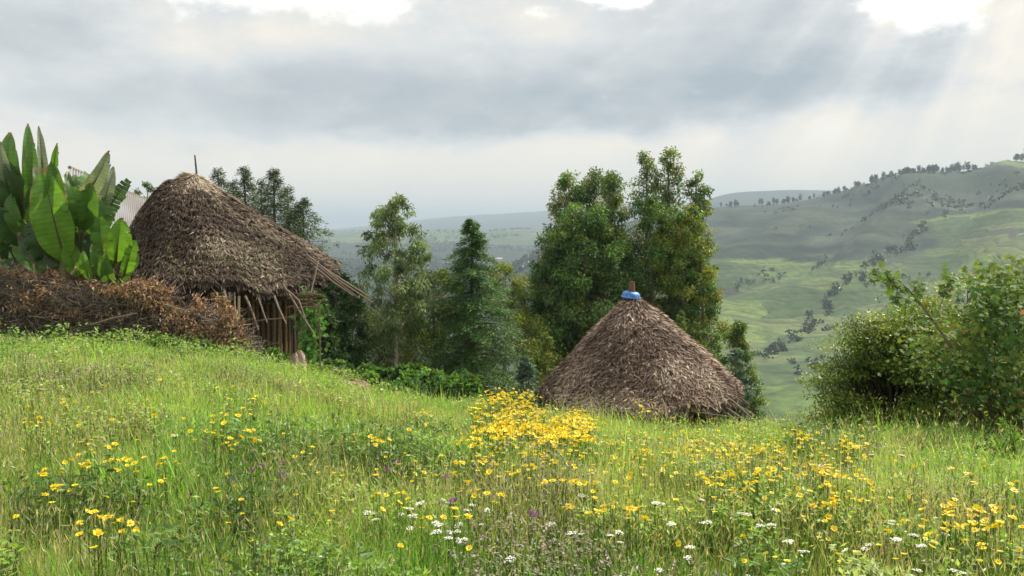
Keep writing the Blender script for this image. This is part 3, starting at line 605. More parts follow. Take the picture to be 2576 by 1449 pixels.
# ------------------------------------------------------------------ tin roofed house on the left
def tin_mat():
    m = bpy.data.materials.new('corrugated_iron'); nt = nodes(m); N = nt.nodes; L = nt.links
    out = N.new('ShaderNodeOutputMaterial'); pb = N.new('ShaderNodeBsdfPrincipled'); pb.inputs['Metallic'].default_value = .35; pb.inputs['Roughness'].default_value = .5
    no = N.new('ShaderNodeTexNoise'); no.inputs['Scale'].default_value = 1.6; no.inputs['Detail'].default_value = 6
    r = N.new('ShaderNodeValToRGB'); e = r.color_ramp.elements; e[0].position = .44; e[0].color = (.40, .42, .43, 1); e[1].position = .72; e[1].color = (.26, .20, .17, 1)
    L.new(no.outputs['Fac'], r.inputs[0]); L.new(r.outputs[0], pb.inputs['Base Color']); L.new(pb.outputs[0], out.inputs[0]); return m
M['tin'] = tin_mat()
hr = empty('tin_roofed_house', (U(250)*23, 23, gz(U(250)*23, 23)), 'house with pale corrugated iron roof and red mud wall, behind banana plants', 'house')
ho = np.array(hr.location)
A0, A1 = P(175, 424, 24), P(400, 518, 31); B0, B1 = P(160, 590, 22), P(390, 604, 29)
mb = MB(); n = 260
for k in range(n):
    pass
tt = np.linspace(0, 1, n+1)[:, None]; e1 = A0*(1-tt)+A1*tt; e2 = B0*(1-tt)+B1*tt; nv = nrm(np.cross(A1-A0, B0-A0)); nv = -nv if nv[2] < 0 else nv
w = .07*np.sin(np.arange(n+1)*PI/3.)[:, None]*nv
V = np.concatenate([e1+w, e2+w, e1+w-nv*.01, e2+w-nv*.01])
mb.add(V, [(k, k+1, n+2+k, n+1+k) for k in range(n)], (.5, .5, .5))
mb.build('roof', M['tin'], hr, ho)
# far slope of the roof
C0 = A0+(A0-B0)*np.array([1, 1, -1]); C1 = A1+(A1-B1)*np.array([1, 1, -1]); mb = MB(); e3 = C0*(1-tt)+C1*tt
mb.add(np.concatenate([e1+w, e3+w]), [(k, k+1, n+2+k, n+1+k) for k in range(n)], (.5, .5, .5)); mb.build('roof', M['tin'], hr, ho)
mb = MB(); tubes(mb, [A0+np.array([0, 0, .03]), A1+np.array([0, 0, .03])], .05, (.22, .17, .14), 8); mb.build('ridge_cap', M['bark'], hr, ho)
def wallq(a, b_, top, name='wall', th=.2):
    mb = MB(); d = nrm(b_-a); nn = np.array([-d[1], d[0], 0])*th; V = []
    for q in (a, b_):
        g_ = gz(q[0], q[1])-.3
        for o_ in (0, 1):
            V += [np.array([q[0], q[1], g_])+nn*o_, np.array([q[0], q[1], top(q)])+nn*o_]
    mb.add(V, [(0, 1, 5, 4), (2, 6, 7, 3), (1, 3, 7, 5), (0, 2, 3, 1), (4, 5, 7, 6)], (.3, .2, .1)); return mb.build(name, M['mud'], hr, ho)
ib0, ib1 = B0*.94+A0*.06, B1*.94+A1*.06
wallq(ib0, ib1, lambda q: q[2]-.03)
wallq(ib0+np.array([-3.2, 0, 0]), ib0, lambda q: zt(19.9, 585))
# red earthen wall of a lean-to at far left
hl = empty('mud_shed', (U(-60)*19, 19, gz(U(-60)*19, 19)), 'low red mud shed behind the banana plants at left edge', 'shed'); ho = np.array(hl.location); hr = hl
wallq(P(-260, 590, 18.9), P(262, 600, 18.9), lambda q: zt(18.9, 596))
mb = MB(); q = [P(-300, 560, 18.7), P(275, 598, 18.7), P(275, 560, 20.2), P(-300, 530, 20.2)]
mb.add(q+[v-np.array([0, 0, .06]) for v in q], [(0, 1, 2, 3), (7, 6, 5, 4), (0, 4, 5, 1), (1, 5, 6, 2)], (.12, .09, .07)); mb.build('roof', M['thatch'], hl, ho)

# ------------------------------------------------------------------ ensete (false banana)
def ensete(stem, lvs, label, ylean=0):
    sx_, sy_, sY = stem; top = P(sx_, sy_, sY); g_ = gz(top[0], sY); org = np.array([top[0], sY, g_])
    root = empty('banana_plant', org, label, 'plant', 'banana plants behind the brush fence')
    mb = MB(); hs = np.linspace(0, 1, 6)[:, None]; pth = np.array([top[0], sY, g_-.1])*(1-hs)+top*hs
    tubes(mb, pth, np.linspace(.19, .10, 6), colvar((.16, .14, .07), 6*9, .12, .04), 9); mb.build('stalk', M['bark'], root, org)
    for (bx, by, tx, ty, w, torn, shade) in lvs:
        # crop coordinates to photo grid
        bx, tx = bx*.4861, tx*.4861; by, ty = 268.3+by*.4861, 268.3+ty*.4861; w = w*.4861
        dY = rng.uniform(-.7, .5); Yb = sY+dY*.3; B = P(bx, by, Yb); T = P(tx, ty, sY+dY)
        Wd = w*1.08*sY/F; n = 44; t = np.linspace(0, 1, n+1)[:, None]
        axis = T-B; Lb = np.linalg.norm(axis); view = nrm(-(B+T)/2); side = nrm(np.cross(axis, view)); nor = nrm(np.cross(side, axis))
        yaw = rng.uniform(-.5, .5); side = nrm(side*math.cos(yaw)+nor*math.sin(yaw)); nor = nrm(np.cross(side, axis)); Wd /= math.cos(yaw)
        bow = rng.uniform(.04, .20)*Lb; sgn = rng.choice([-1, 1])
        cl = B+axis*t+nor*(np.sin(t*PI)*bow)+side*((np.sin(t*PI)*.04+t**2.5*rng.uniform(0, .10))*sgn*Lb)-np.array([0, 0, 1])*(t**3*rng.uniform(0, .05)*Lb)
        wid = Wd*.5*np.power(np.sin(PI*np.clip(t[:, 0], .015, .985)**.85), .62)
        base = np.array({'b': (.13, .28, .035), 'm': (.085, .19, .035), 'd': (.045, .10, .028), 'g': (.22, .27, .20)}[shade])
        lf = MB()
        if not torn:
            m_ = 6; s_ = np.linspace(-1, 1, 2*m_+1)
            V = np.empty((n+1, 2*m_+1, 3))
            for j, q in enumerate(s_):
                und = .03*np.sin(t*22+q*3)*abs(q)*Wd*3
                V[:, j] = cl+side*(wid*q)[:, None]-nor*(-.28*abs(q)*wid[:, None])+nor*und*.3
            for row in np.where(rng.random(n+1) < .10)[0]:
                sd_ = rng.random() < .5; dep = rng.integers(2, m_); cols_ = range(0, dep) if sd_ else range(2*m_+1-dep, 2*m_+1)
                for j in cols_: V[row, j] = V[row, dep if sd_ else 2*m_-dep]*.85+V[row, j]*.15
                if rng.random() < .6 and 1 < row < n-3:
                    for q2 in (1, 2):
                        for j in cols_: V[row+q2, j] -= np.array([0, 0, 1])*rng.uniform(.02, .07)*Wd*3
            i = np.arange(n)[:, None]*(2*m_+1)+np.arange(2*m_)[None]; f = np.stack([i, i+1, i+2*m_+2, i+2*m_+1], -1).reshape(-1, 4)
            C = base*(1+.16*np.sin(np.repeat(np.arange(n+1), 2*m_+1)*2.6))[:, None]*np.clip(1+rng.normal(size=((n+1)*(2*m_+1), 1))*.05, .7, 1.3)
            C = C.reshape(n+1, 2*m_+1, 3); eb = rng.random((n+1, 2)) < .3; C[:, 0][eb[:, 0]] = (.22, .15, .06); C[:, -1][eb[:, 1]] = (.22, .15, .06); C[-3:] = (.20, .15, .07); C = C.reshape(-1, 3)
            lf.add(V.reshape(-1, 3), f, C)
        else:
            ns = 15
            for sg in (-1, 1):
                tt_ = np.linspace(.03, .97, ns+1)
                for a in range(ns):
                    t0, t1 = tt_[a], tt_[a+1]-.12*rng.random()*(tt_[1]-tt_[0])
                    c0 = np.array([np.interp(t0, t[:, 0], cl[:, k]) for k in range(3)]); c1 = np.array([np.interp(t1, t[:, 0], cl[:, k]) for k in range(3)])
                    ww = np.interp(t0, t[:, 0], wid)*rng.uniform(.8, 1.08); dr = rng.uniform(0, .22)*ww; up = nrm(axis)*ww*.22
                    e0 = side*sg*ww+up+nor*.2*ww-np.array([0, 0, dr]); m0 = side*sg*ww*.55+up*.45+nor*.12*ww-np.array([0, 0, dr*.25])
                    lf.add([c0, c1, c1+m0, c0+m0, c1+e0*rng.uniform(.9, 1), c0+e0], [(0, 1, 2, 3), (3, 2, 4, 5)], base*rng.uniform(.75, 1.35))
        lo = lf.build('leaf', M['ensete'], root, org, smooth=not torn)
        rb = MB(); k0 = top+rng.normal(size=3)*.03; pts_ = np.concatenate([np.stack([k0*(1-q)+cl[0]*q for q in (0, .5)]), cl[::3]]) - nor*.008
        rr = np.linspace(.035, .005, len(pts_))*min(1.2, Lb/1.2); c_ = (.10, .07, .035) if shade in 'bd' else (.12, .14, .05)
        tubes(rb, pts_, rr, c_, 5); o = rb.build('midrib', M['bark'], lo, org)
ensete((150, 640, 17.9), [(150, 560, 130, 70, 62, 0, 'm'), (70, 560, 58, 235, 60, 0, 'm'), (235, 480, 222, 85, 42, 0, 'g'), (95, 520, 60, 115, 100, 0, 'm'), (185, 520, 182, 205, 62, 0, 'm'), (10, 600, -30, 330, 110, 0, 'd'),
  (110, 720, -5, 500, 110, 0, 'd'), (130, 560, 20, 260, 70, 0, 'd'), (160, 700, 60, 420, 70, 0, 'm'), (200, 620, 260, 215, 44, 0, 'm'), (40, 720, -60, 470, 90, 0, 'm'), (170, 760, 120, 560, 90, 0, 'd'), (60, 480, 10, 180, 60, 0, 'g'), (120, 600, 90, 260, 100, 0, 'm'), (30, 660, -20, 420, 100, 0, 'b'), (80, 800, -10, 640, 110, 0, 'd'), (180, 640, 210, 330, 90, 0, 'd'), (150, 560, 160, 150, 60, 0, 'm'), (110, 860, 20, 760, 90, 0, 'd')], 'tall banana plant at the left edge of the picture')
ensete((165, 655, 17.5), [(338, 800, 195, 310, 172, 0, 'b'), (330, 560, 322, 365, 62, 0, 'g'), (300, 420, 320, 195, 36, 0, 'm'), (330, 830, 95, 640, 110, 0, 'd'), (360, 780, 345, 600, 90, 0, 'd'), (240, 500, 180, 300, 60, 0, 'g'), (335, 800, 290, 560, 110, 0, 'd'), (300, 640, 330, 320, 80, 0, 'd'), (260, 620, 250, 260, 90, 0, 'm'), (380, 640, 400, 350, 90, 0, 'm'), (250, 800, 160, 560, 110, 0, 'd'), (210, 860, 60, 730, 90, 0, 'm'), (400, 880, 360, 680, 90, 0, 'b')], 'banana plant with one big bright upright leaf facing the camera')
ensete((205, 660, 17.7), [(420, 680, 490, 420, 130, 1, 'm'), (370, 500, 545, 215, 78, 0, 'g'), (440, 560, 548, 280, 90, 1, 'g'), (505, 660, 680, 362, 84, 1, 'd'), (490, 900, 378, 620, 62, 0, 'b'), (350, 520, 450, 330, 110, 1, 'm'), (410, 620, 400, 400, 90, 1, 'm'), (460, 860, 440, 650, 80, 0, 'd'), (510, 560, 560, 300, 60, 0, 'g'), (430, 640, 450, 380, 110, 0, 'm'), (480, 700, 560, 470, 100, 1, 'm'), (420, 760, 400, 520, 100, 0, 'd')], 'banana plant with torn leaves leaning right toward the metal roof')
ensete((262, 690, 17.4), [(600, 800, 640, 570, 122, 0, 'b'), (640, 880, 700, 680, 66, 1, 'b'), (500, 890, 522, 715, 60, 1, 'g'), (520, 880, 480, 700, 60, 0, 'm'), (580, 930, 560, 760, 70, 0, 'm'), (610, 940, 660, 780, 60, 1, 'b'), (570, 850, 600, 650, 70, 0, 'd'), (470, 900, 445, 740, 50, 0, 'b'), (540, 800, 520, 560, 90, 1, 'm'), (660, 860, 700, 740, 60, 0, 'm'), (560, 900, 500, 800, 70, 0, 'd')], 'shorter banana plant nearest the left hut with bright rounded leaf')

# ------------------------------------------------------------------ brushwood fence
def brush_fence():
    org = P(300, 880, 16.8); org[2] = gz(org[0], 16.8)
    root = empty('brush_fence', org, 'fence of piled dead thorn branches with curled brown leaves, left side', 'fence')
    def top(px): return np.interp(px, [-400, -100, 0, 60, 120, 180, 240, 300, 350, 400, 450, 510, 560, 600, 640], [662, 668, 665, 676, 690, 708, 722, 716, 700, 716, 742, 735, 750, 785, 850])
    n = 15000; px = rng.uniform(-420, 640, n); Y = 17.0+rng.uniform(-.45, .45, n)-.5*ss(400, 600, px)
    X = (px-1288)/F*Y; g_ = ground(X, Y); ztop = np.array([zt(a, b) for a, b in zip(Y, top(px))])+(fbm(X*2.2, Y*2, 71, 3)-.5)*(.6+.45*ss(360, 430, px))-.10
    h = rng.random(n)**.8; Z = g_+(ztop-g_)*h
    kk = (px < 390) | (rng.random(n) < .45); X, Y, Z, h, ztop, px = X[kk], Y[kk], Z[kk], h[kk], ztop[kk], px[kk]; n = len(X); A = np.stack([X, Y, Z], 1); d = rng.normal(size=(n, 3))*np.array([1, .6, .55]); d[:, 2] += .25; d = nrm(d)
    Ln = rng.uniform(.15, .75, n)*(1-.6*h); B = A+d*Ln[:, None]
    over = B[:, 2] > ztop+.12; B[over, 2] = ztop[over]+.12*rng.random(over.sum())
    C = colvar((.17, .135, .105), n, .4, .06); gr_ = rng.random(n) < .15; C[gr_] = colvar((.32, .27, .22), gr_.sum(), .2, .03)
    mb = MB(); segs(mb, A, B, rng.uniform(.004, .012, n), rng.uniform(.002, .005, n), C); mb.build('branches', M['bark'], root, org)
    # curled leaves, thick on top, and hanging in clumps
    n = 30000; px = rng.uniform(-420, 620, n); Y = 17.0+rng.normal(size=n)*.28-.5*ss(400, 600, px)
    X = (px-1288)/F*Y; g_ = ground(X, Y); ztop = np.array([zt(a, b) for a, b in zip(Y, top(px))])+(fbm(X*2.2, Y*2, 71, 3)-.5)*(.6+.45*ss(360, 430, px))-.10
    low_ = ss(360, 430, px)*.85+.10; h = 1-(rng.random(n)**1.4)*(.42+.5*low_); Z = g_+(ztop-g_)*h+rng.normal(size=n)*.03
    cl_ = fbm(X*1.7, Z*2.6+Y, 51, 3); k = cl_ > .50-.07*(h > .8)-.02*(px > 390); X, Y, Z, cl2 = X[k], Y[k]-.12, Z[k], cl_[k]; n = len(X)
    C = colvar((.27, .17, .095), n, .4, .08); lt = rng.random(n) < .25; C[lt] = colvar((.46, .33, .21), lt.sum(), .2, .04)
    mb = MB(); p = np.stack([X, Y, Z], 1); D = rng.normal(size=(n, 3)); D[:, 2] -= .8
    leaves(mb, p, D, rvec(n), rng.uniform(.05, .13, n), rng.uniform(.018, .045, n), C, fold=.45); mb.build('dry_leaves', M['dry'], root, org)
    for (x0, y0, x1, y1, Yc, r_) in [(228, 818, 345, 788, 16.3, .02), (90, 705, 84, 665, 16.6, .03), (180, 690, 190, 672, 16.5, .03), (410, 765, 470, 782, 16.0, .014), (578, 735, 580, 860, 16.3, .022), (602, 745, 606, 880, 16.3, .026), (70, 795, 150, 794, 16.4, .010), (590, 870, 590, 760, 16.2, .02), (410, 868, 480, 872, 15.9, .010), (620, 880, 690, 905, 16.2, .016), (585, 905, 600, 850, 16.1, .03), (550, 895, 600, 900, 16.0, .012), (330, 735, 400, 690, 16.5, .014)]:
        pole(root, org, P(x0, y0, Yc), P(x1, y1, Yc-.1), r_, (.30, .23, .17), 'stake', .02, 5)
    # wattle backing of upright sticks
    for k in range(60):
        x_ = -400+k*17+rng.normal()*3; Yk = 17.25-.5*float(ss(400, 600, x_)); xw = U(x_)*Yk; g_ = gz(xw, Yk)-.1; zt_ = zt(Yk, top(x_)+rng.uniform(20, 60))
        mb = MB(); tubes(mb, [np.array([xw, Yk, g_]), np.array([xw+rng.normal()*.06, Yk, zt_])], [.03, .022], np.array((.12, .085, .06))*rng.uniform(.7, 1.3), 5); mb.build('upright_stick', M['bark'], root, org)
brush_fence()
WD = [(.09, .19, .035), (.12, .23, .045), (.07, .14, .03)]
bush(45, 905, 14.6, 60, 45, 'leafy green bush in front of fence at the left edge', nclump=44, nper=70, L=.07, W=.035, pal=WD, group='low bushes along the meadow edge')
bush(400, 872, 15.6, 55, 22, 'low green weeds bush at foot of brush fence, middle', nclump=34, nper=60, L=.07, W=.03, pal=WD, group='low bushes along the meadow edge')
bush(500, 880, 15.6, 45, 24, 'pale green bush where the brush fence meets left hut', nclump=30, nper=60, L=.06, W=.03, pal=[(.15, .20, .07), (.12, .18, .06)], group='low bushes along the meadow edge')
bush(685, 905, 16.3, 36, 26, 'small green bush before the pole wall of left hut', nclump=26, nper=60, L=.07, W=.035, pal=WD, group='low bushes along the meadow edge')

# ------------------------------------------------------------------ thicket on the right
AC = [(.19, .26, .045), (.14, .21, .04), (.26, .31, .06), (.10, .15, .03)]
def thicket(px, py, Y, rx, rz, label, nclump, nper, seed):
    s = Y/F; c0 = P(px, py, Y); x0 = c0[0]; z0 = gz(x0, Y)-.1; root = empty('acacia_bush', (x0, Y, z0), label, 'bush', 'thicket at right edge')
    st = MB(); lf = MB(); top = c0[2]+rz*s-z0; W_ = rx*s
    for k in range(nclump):
        a = rng.uniform(0, 2*PI); rr = math.sqrt(rng.random()); e = rng.random()**.55
        env = math.sqrt(max(0, 1-(rr)**2.2)); zc = (.22*top+.75*top*env*(.35+.65*e))*rng.choice([1, 1, .9, 1.1, 1.18]); rr *= rng.choice([1, 1, 1.12, 1.22])
        c = np.array([math.cos(a)*rr*W_, math.sin(a)*rr*W_*.7, zc])
        bp = np.array([math.cos(a)*.12*W_, math.sin(a)*.1, .1]); m_ = bp*.45+c*.55; m_[2] = zc*.6
        tubes(st, [bp*.3, bp+np.array([0, 0, zc*.25]), m_, c], [.03, .022, .013, .004], np.array((.06, .045, .035))*rng.uniform(.7, 1.2), 5, False)
        n = int(nper*rng.uniform(.6, 1.4)); d = rvec(n)*rng.random((n, 1))**.5*np.array([1.5, 1.5, .35])*rng.uniform(.12, .30); p = c+d
        D = nrm(d)*.7+rng.normal(size=(n, 3))*.6
        leaves(lf, p, D, np.array([0, 0, 1])+rng.normal(size=(n, 3))*.5, rng.uniform(.035, .07, n), rng.uniform(.016, .030, n), colvar(np.array(AC[rng.integers(4)])*rng.uniform(.75, 1.25), n, .22, .06))
    st.build('stem', M['bark'], root); lf.build('foliage', M['leaf'], root)
thicket(2275, 935, 11.0, 190, 150, 'fine leaved spreading acacia bush left part of the right thicket', 210, 210, 1)
thicket(2420, 880, 11.4, 170, 150, 'fine leaved acacia bush in the middle of right thicket', 200, 210, 2)
thicket(2560, 900, 11.6, 200, 150, 'fine leaved acacia bush behind the maple leaved tree', 160, 200, 3)
thicket(2370, 1050, 10.6, 150, 60, 'dark low acacia growth at the shaded foot of right thicket', 90, 160, 4)
def palmate(lf, p, size, C):
    n = len(p); ax_ = nrm(rng.normal(size=(n, 3))*.6+np.array([0, -.35, -.45])); nn = nrm(np.array([-.1, -.6, .8])+rng.normal(size=(n, 3))*.45)
    S = nrm(np.cross(ax_, nn)); ax2 = np.cross(nn*1.0, S); ax2 = nrm(ax2)*np.sign((ax2*ax_).sum(1, keepdims=True)+1e-9)
    for ang, l in ((0, 1.), (.75, .88), (-.75, .88), (1.5, .62), (-1.5, .62)):
        D = ax2*math.cos(ang)+S*math.sin(ang); leaves(lf, p, D, nn, size*l, size*l*.42, C, mid=.5, fold=.06)
def castor():
    Y = 9.6; s = Y/F; c0 = P(2590, 900, Y); x0 = c0[0]; z0 = gz(x0, Y)-.1; org = np.array([x0, Y, z0])
    root = empty('broadleaf_tree', org, 'tree with bright lobed leaves at right edge, one branch reaching left', 'tree')
    st = MB(); lf = MB(); twigs = []
    base = org+np.array([0, 0, 0])
    ends = [(2470, 780, 9.3), (2485, 720, 9.5), (2512, 690, 9.5), (2560, 705, 9.4), (2610, 690, 9.6), (2480, 740, 9.2), (2530, 730, 9.1), (2590, 740, 9.1), (2460, 830, 9.1), (2520, 810, 9.0), (2580, 830, 8.9), (2440, 900, 9.2), (2500, 900, 9.0), (2560, 920, 8.9), (2640, 700, 9.6), (2680, 800, 9.6), (2640, 880, 9.2), (2700, 930, 9.6),
            (2420, 960, 9.4), (2530, 990, 9.1), (2600, 1000, 9.0), (2500, 760, 9.9), (2550, 740, 10.1), (2600, 780, 10.2), (2500, 780, 10.1), (2560, 860, 10.2), (2470, 960, 9.2), (2380, 860, 9.6), (2390, 920, 9.4), (2460, 850, 9.4), (2340, 870, 9.9), (2310, 900, 10), (2380, 850, 9.7)]
    for (a, b_, c_) in ends:
        e = P(a, b_, c_); m_ = (org*.45+e*.55)+np.array([0, 0, -.15]); tubes(st, [org, org*.8+m_*.2+np.array([0, 0, .25]), m_, e], [.035, .03, .016, .005], (.13, .10, .07), 5, False)
        n = 105; p = e+rng.normal(size=(n, 3))*np.array([.15, .15, .13]); p2 = m_+ (e-m_)*rng.random((25, 1))+rng.normal(size=(25, 3))*.1; p = np.concatenate([p, p2]); n = len(p)
        C = colvar(np.array([(.11, .20, .045), (.08, .16, .04), (.17, .24, .05)][rng.integers(3)]), n, .22); pn = rng.random(n) < .012; C[pn] = colvar((.30, .20, .10), pn.sum(), .15)
        palmate(lf, p, rng.uniform(.038, .07, n), C)
    # the long branch
    pth = [org, P(2470, 960, 9.5), P(2400, 885, 9.35), P(2350, 810, 9.3), P(2300, 745, 9.25), P(2262, 706, 9.2), P(2215, 688, 9.2)]
    tubes(st, pth, [.035, .026, .018, .014, .010, .008, .004], (.22, .17, .13), 6)
    for tip, at_ in (((2385, 715, 9.3), (2352, 808, 9.3)), ((2330, 740, 9.2), (2300, 745, 9.25)), ((2250, 765, 9.2), (2262, 706, 9.2))): tubes(st, [P(*at_), P(*tip)], [.007, .003], (.2, .16, .12), 4)
    for (a, b_, n, sp) in [(2205, 690, 26, .045), (2235, 705, 30, .05), (2258, 725, 26, .05), (2252, 755, 12, .03), (2310, 728, 24, .05), (2385, 700, 26, .05), (2378, 730, 24, .05), (2300, 745, 10, .04), (2345, 800, 8, .05)]:
        p = P(a, b_, 9.22)+rng.normal(size=(n, 3))*sp; palmate(lf, p, rng.uniform(.045, .08, n), colvar((.14, .22, .055), n, .2))
    st.build('trunk', M['bark'], root, org); lf.build('crown', M['gloss_leaf'], root, org)
castor()
BR = [(.15, .30, .05), (.11, .23, .04), (.18, .33, .06)]
def sprig_plant(px, py_top, Y, w, label, n_st=14, pal=BR, group='leafy plants along the meadow edge'):
    x0, z0 = U(px)*Y, 0; z0 = gz(x0, Y)-.02; H = float(zt(Y, py_top))-z0; org = np.array([x0, Y, z0]); root = empty('leafy_plant', org, label, 'plant', group)
    st = MB(); lf = MB(); W_ = w*Y/F
    for k in range(n_st):
        b_ = np.array([rng.normal()*.05, rng.normal()*.05, 0]); e = np.array([rng.normal()*W_*.6, rng.normal()*W_*.6, H*rng.uniform(.6, 1.02)]); tubes(st, [b_, (b_+e)/2+np.array([0, 0, .03]), e], [.005, .004, .002], (.10, .16, .05), 4, False)
        n = int(60*H/.6)+8; t = rng.uniform(.15, 1, n)[:, None]; p = b_*(1-t)+e*t; D = rng.normal(size=(n, 3))*.8+np.array([0, 0, .7])
        leaves(lf, p, D, rvec(n), rng.uniform(.04, .075, n), rng.uniform(.012, .022, n), colvar(pal[rng.integers(len(pal))], n, .15))
    st.build('stem', M['leaf'], root, (0, 0, 0)); lf.build('foliage', M['leaf'], root)
sprig_plant(2560, 1062, 7.2, 50, 'bright green upright plant at right edge before dark thicket', 20)
sprig_plant(2440, 1150, 7.4, 60, 'light green feathery plant in front of the dark thicket', 20)
sprig_plant(2350, 1110, 8.0, 50, 'green weed plant at the rim left of the feathery plant', 14, WD)
sprig_plant(2500, 1120, 7.8, 60, 'green weed plant between the two bright plants at right', 16, WD)
sprig_plant(2300, 1090, 8.6, 30, 'pale leaved plant on the rim under the acacia bushes', 8, [(.16, .24, .10), (.12, .2, .06)])
sprig_plant(2020, 1062, 11.3, 30, 'green weed at the rim between right hut and thicket', 10, WD)
sprig_plant(600, 1225, 4.3, 30, 'pale green leafy weed among grass in lower left meadow', 6, [(.14, .24, .11)])
sprig_plant(520, 1040, 9.5, 35, 'fresh green weed below the left hut among brownish grass', 9, WD)
sprig_plant(330, 1000, 10.5, 40, 'dark green weed clump below brush fence', 10, WD)

# ------------------------------------------------------------------ meadow
def scatter(n, rmin=1.3, rmax=24, amax=.72, pw=1.0):
    r = np.exp(np.log(rmin)+(np.log(rmax)-np.log(rmin))*rng.random(n)**pw); a = rng.uniform(-amax, amax, n)
    return r*np.sin(a), r*np.cos(a)
def clear(x, y):
    k = (np.hypot(x-org1[0], y-org1[1]) > 1.75) & (np.hypot(x-org2[0], y-org2[1]) > 1.9)
    return k
def blades(name, n, hmin, hmax, wid, pal, label, rmax=24, pw=.62, patch=None, bend=.35, seedhead=False, thr=None, sd=0):
    x, y = scatter(n, 1.3, rmax, .72, pw); k = clear(x, y)
    if thr is not None: k &= (fbm(x*patch, y*patch, 90+sd, 3)+rng.normal(size=len(x))*.05) > thr
    x, y = x[k], y[k]; n = len(x); z = ground(x, y); r = np.hypot(x, y)
    hn = .35+1.4*fbm(x*.9, y*.9, 41+sd, 3)**1.1
    H = rng.uniform(hmin, hmax, n)*hn; H *= 1-.35*ss(12, 20, r); H *= np.where(rng.random(n) < .04, 1.5, 1)
    W = wid*(.6+.16*r)*rng.uniform(.6, 1.4, n)
    a = rng.uniform(0, 2*PI, n); lean = rng.uniform(.1, 1, n)*bend*H+.15*H*vnoise(x*2, y*2, 5)
    dx, dy = np.cos(a)*lean, np.sin(a)*lean; sx_, sy_ = np.cos(a+1.57+rng.normal(size=n)*.6), np.sin(a+1.57)
    pn = fbm(x*.55+3, y*.55, 60+sd, 3)*1.6-.3+rng.normal(size=n)*.16
    ci = np.clip(pn*len(pal), 0, len(pal)-1).astype(int); C = np.array(pal)[ci]*np.clip(1+rng.normal(size=(n, 1))*.2, .4, 1.8)
    V = np.empty((n, 5, 3)); base = np.stack([x, y, z-.02], 1); S = np.stack([sx_, sy_, 0*x], 1)*W[:, None]*.5
    M1 = base+np.stack([dx*.35, dy*.35, H*.6], 1); T = base+np.stack([dx, dy, H*.97], 1)
    V[:, 0] = base-S; V[:, 1] = base+S; V[:, 2] = M1+S*.85; V[:, 3] = M1-S*.85; V[:, 4] = T
    q = np.arange(n)[:, None]*5; mb = MB(); mb.add(V.reshape(-1, 3), q+np.array([[0, 1, 2, 3]]), np.repeat(C, 5, 0))
    mb.f.append(q+np.array([[3, 2, 4]]))
    if seedhead:
        D = T-M1; Cs = colvar((.42, .40, .22), n, .25, .05); pur = rng.random(n) < .15; Cs[pur] = colvar((.28, .22, .18), pur.sum(), .2)
        leaves(mb, T-nrm(D)*.02, D+rng.normal(size=(n, 3))*.05, rvec(n), rng.uniform(.03, .06, n), rng.uniform(.0035, .0065, n)*(.7+.09*r), Cs, fold=.1)
    return tag(mb.build(name, M['grass']), label, 'grass', kind='stuff')
GP = [(.16, .34, .06), (.215, .43, .075), (.27, .48, .085), (.32, .51, .10), (.38, .51, .13), (.43, .50, .20)]
GPD = 0
blades('meadow_grass', 420000, .14, .38, .0045, GP, 'bright green meadow grass covering the slope')
blades('dry_grass', 40000, .25, .48, .0030, [(.42, .38, .20), (.46, .40, .24), (.38, .37, .18)], 'straw coloured grass stems mixed through the meadow', pw=.65, patch=.5, thr=.47, sd=5, seedhead=True)
blades('seeding_grass', 34000, .30, .50, .0025, [(.20, .28, .07), (.26, .30, .10)], 'thin grass stems with pale seed heads', pw=.7, sd=9, seedhead=True)
def weed_leaves(name, n, thr, patch, pal, label, L=.05, hmax=.32, sd=0, boxes=None, rmax=22):
    x, y = scatter(n, 1.4, rmax, .72, .62)
    k = clear(x, y) & ((fbm(x*patch, y*patch, 130+sd, 3)) > thr)
    if boxes:
        m_ = np.zeros(len(x), bool)
        for (bx, bY, rx, ry) in boxes: m_ |= (((x-U(bx)*bY)/rx)**2+((y-bY)/ry)**2+rng.normal(size=len(x))*.2) < 1
        k = clear(x, y) & m_
    x, y = x[k], y[k]; n = len(x); r = np.hypot(x, y)
    hh = hmax*(.5+fbm(x*1.5, y*1.5, 7+sd, 2)); z = ground(x, y)+hh*rng.random(n)**.6
    p = np.stack([x, y, z], 1); D = rng.normal(size=(n, 3)); D[:, 2] = np.abs(D[:, 2])*.5
    ci = np.clip((fbm(x*2, y*2, 9, 2)*1.6-.3+rng.normal(size=n)*.2)*len(pal), 0, len(pal)-1).astype(int)
    mb = MB(); s = (.75+.05*r); leaves(mb, p, D, np.array([0, 0, 1])+rng.normal(size=(n, 3))*.5, L*rng.uniform(.5, 1.3, n)*s, L*.38*rng.uniform(.6, 1.4, n)*s, np.array(pal)[ci]*np.clip(1+rng.normal(size=(n, 1))*.2, .4, 1.7), fold=.15)
    k = rng.random(n) < .35; q = p[k]; b_ = q.copy(); b_[:, 2] = ground(q[:, 0], q[:, 1]); b_[:, :2] += rng.normal(size=(len(q), 2))*.05
    segs(mb, b_, q, .0022, .0012, colvar((.13, .17, .06), len(q), .2))
    return tag(mb.build(name, M['grass']), label, 'weeds', kind='stuff')
weed_leaves('meadow_weeds', 300000, .505, 1.3, [(.19, .34, .06), (.26, .43, .075), (.33, .48, .10), (.38, .46, .17)], 'small leafy weeds growing among the grass', L=.042, hmax=.35)
weed_leaves('clover_patch', 200000, 0, 1, [(.065, .135, .035), (.10, .19, .045), (.14, .25, .055)], 'dark green leafy clover patches in the meadow', L=.045, hmax=.50, sd=3, boxes=[(850, 5.6, .95, .5), (640, 4.5, .35, .22), (200, 4.4, .35, .25), (2100, 7.4, .4, .4), (700, 3.3, .22, .15), (1010, 6.6, .45, .35)])
